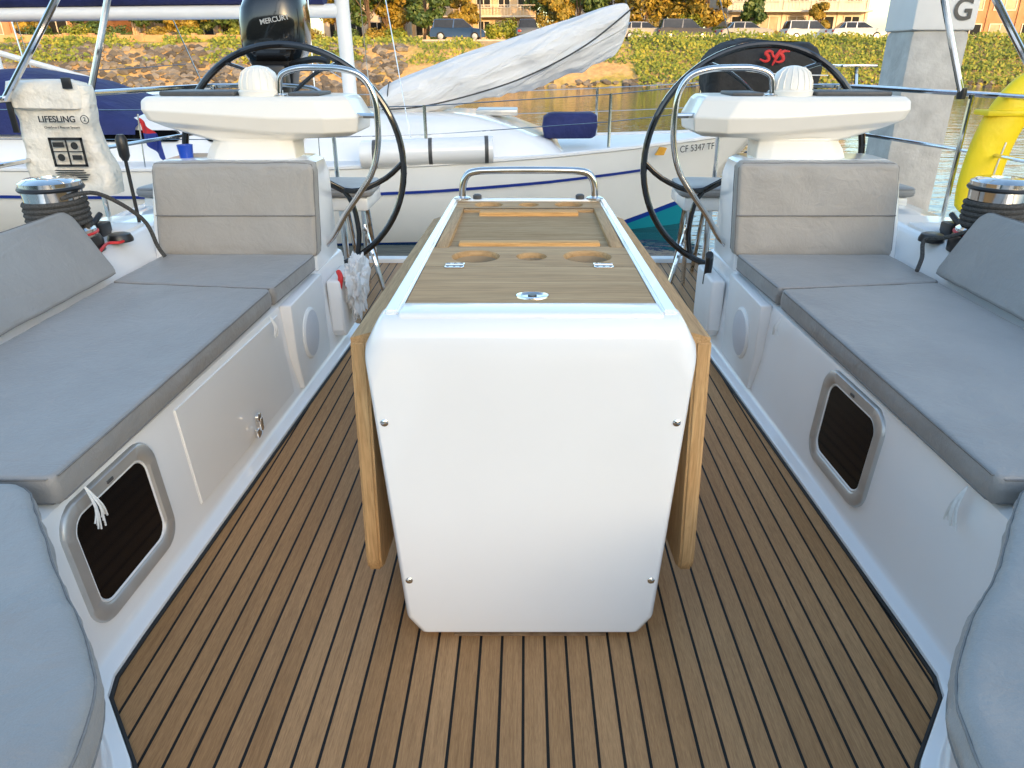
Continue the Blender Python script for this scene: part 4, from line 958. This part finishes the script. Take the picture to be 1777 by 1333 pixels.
# ------------------------------------------------------------ buildings
def building(x0,x1,y0,depth,h,wallmat,roofmat,label,floors=3,bay=3.0,balcony=False,gf=.3,z=2.4):
    bd=empty('apartment_building',((x0+x1)/2,y0,z),label,'building')
    mb=MB(); mb.box(x0,x1,y0,y0+depth,z-.5,z+h)
    nb_=max(1,int((x1-x0)/bay)); bw_=(x1-x0)/nb_; fh=h/floors
    for k in range(nb_+1): mb.box(x0+k*bw_-.12,x0+k*bw_+.12,y0-.12,y0+.03,z-.4,z+h)
    mb.make('wall',wallmat,bd,smooth=0)
    mb=MB(); mb.box(x0-.5,x1+.5,y0-.6,y0+depth+.5,z+h,z+h+.35,.04)
    mb.make('roof',roofmat,bd)
    for f in range(floors):
        for k in range(nb_):
            cx=x0+(k+.5)*bw_; w=bw_*random.choice((.28,.34,.36)); a=z+f*fh+(.15 if f==0 and gf<.2 else .9); b_=z+(f+1)*fh-.45
            wi=empty('window',(cx,y0,a),parent=bd)
            mb=MB(); mb.box(cx-w,cx+w,y0-.03,y0+.01,a,b_); mb.make('pane',cglass if random.random()<.7 else warmglass,wi,smooth=0)
            mb=MB()
            for q in (cx-w,cx,cx+w): mb.box(q-.05,q+.05,y0-.09,y0-.032,a-.05,b_+.05)
            for q in (a,b_): mb.box(cx-w-.05,cx+w+.05,y0-.085,y0-.034,q-.05,q+.05)
            mb.make('frame',trim,wi,smooth=0)
        if balcony and f>0:
            mb=MB(); mb.box(x0,x1,y0-1.5,y0-.13,z+f*fh-.12,z+f*fh+.05); mb.box(x0,x1,y0-1.5,y0-1.44,z+f*fh+1.0,z+f*fh+1.08)
            for q in range(int((x1-x0)/.35)): mb.box(x0+q*.35,x0+q*.35+.04,y0-1.49,y0-1.45,z+f*fh+.05,z+f*fh+1.0)
            mb.make('balcony',trim,bd,smooth=0)
warmglass=mottled('curtained_glass',(.25,.20,.13),(.4,.33,.22),1.5,.15)
trim=mottled('painted_trim',(.55,.48,.40),(.62,.55,.46),3,.6)
brown=mottled('brown_stucco',(.40,.19,.09),(.48,.26,.14),1.2,.9); beige=mottled('beige_stucco',(.54,.40,.25),(.62,.47,.31),1.2,.9)
cream=mottled('cream_stucco',(.64,.53,.41),(.72,.61,.48),1.2,.9); roofd=mottled('dark_roof',(.08,.06,.05),(.13,.10,.08),3,.9)
building(-64,-44,84,10,9,brown,roofd,'brown stucco waterfront building with dark windows',3,3.2)
building(-42,-27,86,10,7.5,beige,roofd,'tan two storey waterfront building',2,3)
building(-24,-14,96,10,9,cream,roofd,'cream apartment building behind trees',3,2.5)
building(-12.5,1.0,89,9,8.5,beige,roofd,'beige apartment building with gabled entrances',3,2.25,True)
building(4,17,98,9,9,cream,roofd,'cream building partly hidden by trees',3,3)
building(20.5,34.5,82,10,9,cream,roofd,'cream apartment building with balconies and glass ground floor',3,2.8,True,gf=.1)
building(47,70,88,10,5.0,brown,roofd,'low reddish building beyond the pile',2,3)
hm_=mottled('hill_ground',(.10,.10,.06),(.16,.14,.08),.05,.95)
mb=MB(); vs=[];xs2=[-400+i*20 for i in range(61)]
for j,y in enumerate((420,470,540,700)):
    for x in xs2: vs.append((x,y,0 if j in(0,) else (10+7*noise.noise(Vector((x*.008,j*.5,0))))*(.6 if j==1 else 1.3)))
n=len(xs2); mb.add(vs,[[j*n+i,j*n+i+1,(j+1)*n+i+1,(j+1)*n+i] for j in range(3) for i in range(n-1)]); o=mb.make('distant_hill',hm_,smooth=60); o['kind']='structure'
mb=MB(); vs=[];xs2=[-260+i*8 for i in range(66)]
pro=((-66,-2),(-72,8),(-80,16.0),(-90,20.0),(-120,19),(-170,10))
for j,(y,z) in enumerate(pro):
    for x in xs2: vs.append((x,y+2*noise.noise(Vector((x*.05,j,0))),z+(.4*noise.noise(Vector((x*.03,j*.3,5))) if j else 0)))
n=len(xs2); mb.add(vs,[[j*n+i,j*n+i+1,(j+1)*n+i+1,(j+1)*n+i] for j in range(len(pro)-1) for i in range(n-1)]); o=mb.make('sun_block_ridge',hm_,smooth=60); o['kind']='structure'  # unseen ridge behind the camera, added to keep low sun off the boats
# ------------------------------------------------------------ light
EL=8.5; AZ=157
w=bpy.data.worlds.new('World'); scene.world=w; w.use_nodes=True; nt=w.node_tree
bg=nt.nodes['Background']; sk=nt.nodes.new('ShaderNodeTexSky'); sk.sky_type='NISHITA'; sk.sun_disc=False
sk.sun_elevation=R(EL); sk.sun_rotation=R(AZ); sk.air_density=1.0; sk.dust_density=1.6; sk.ozone_density=1.5
nt.links.new(sk.outputs[0],bg.inputs[0]); bg.inputs[1].default_value=.67
sv=Vector((math.sin(R(AZ))*math.cos(R(EL)),math.cos(R(AZ))*math.cos(R(EL)),math.sin(R(EL))))
sl_=bpy.data.lights.new('sun','SUN'); sl_.energy=5; sl_.angle=R(.5); sl_.color=(1,.58,.22)
so=bpy.data.objects.new('sun',sl_); so.rotation_euler=sv.to_track_quat('Z','Y').to_euler(); so.location=sv*100; scene.collection.objects.link(so)
cam=bpy.data.cameras.new('camera'); co=bpy.data.objects.new('camera',cam); scene.collection.objects.link(co)
co.location=(0,0,1.3); co.rotation_euler=(R(90-24.5),0,0); cam.lens=36*1250/1777; cam.sensor_width=36; cam.shift_x=-24/1777; cam.clip_end=2000; cam.clip_start=.02
scene.camera=co
scene.view_settings.view_transform='Standard'; scene.view_settings.look='None'; scene.view_settings.exposure=0
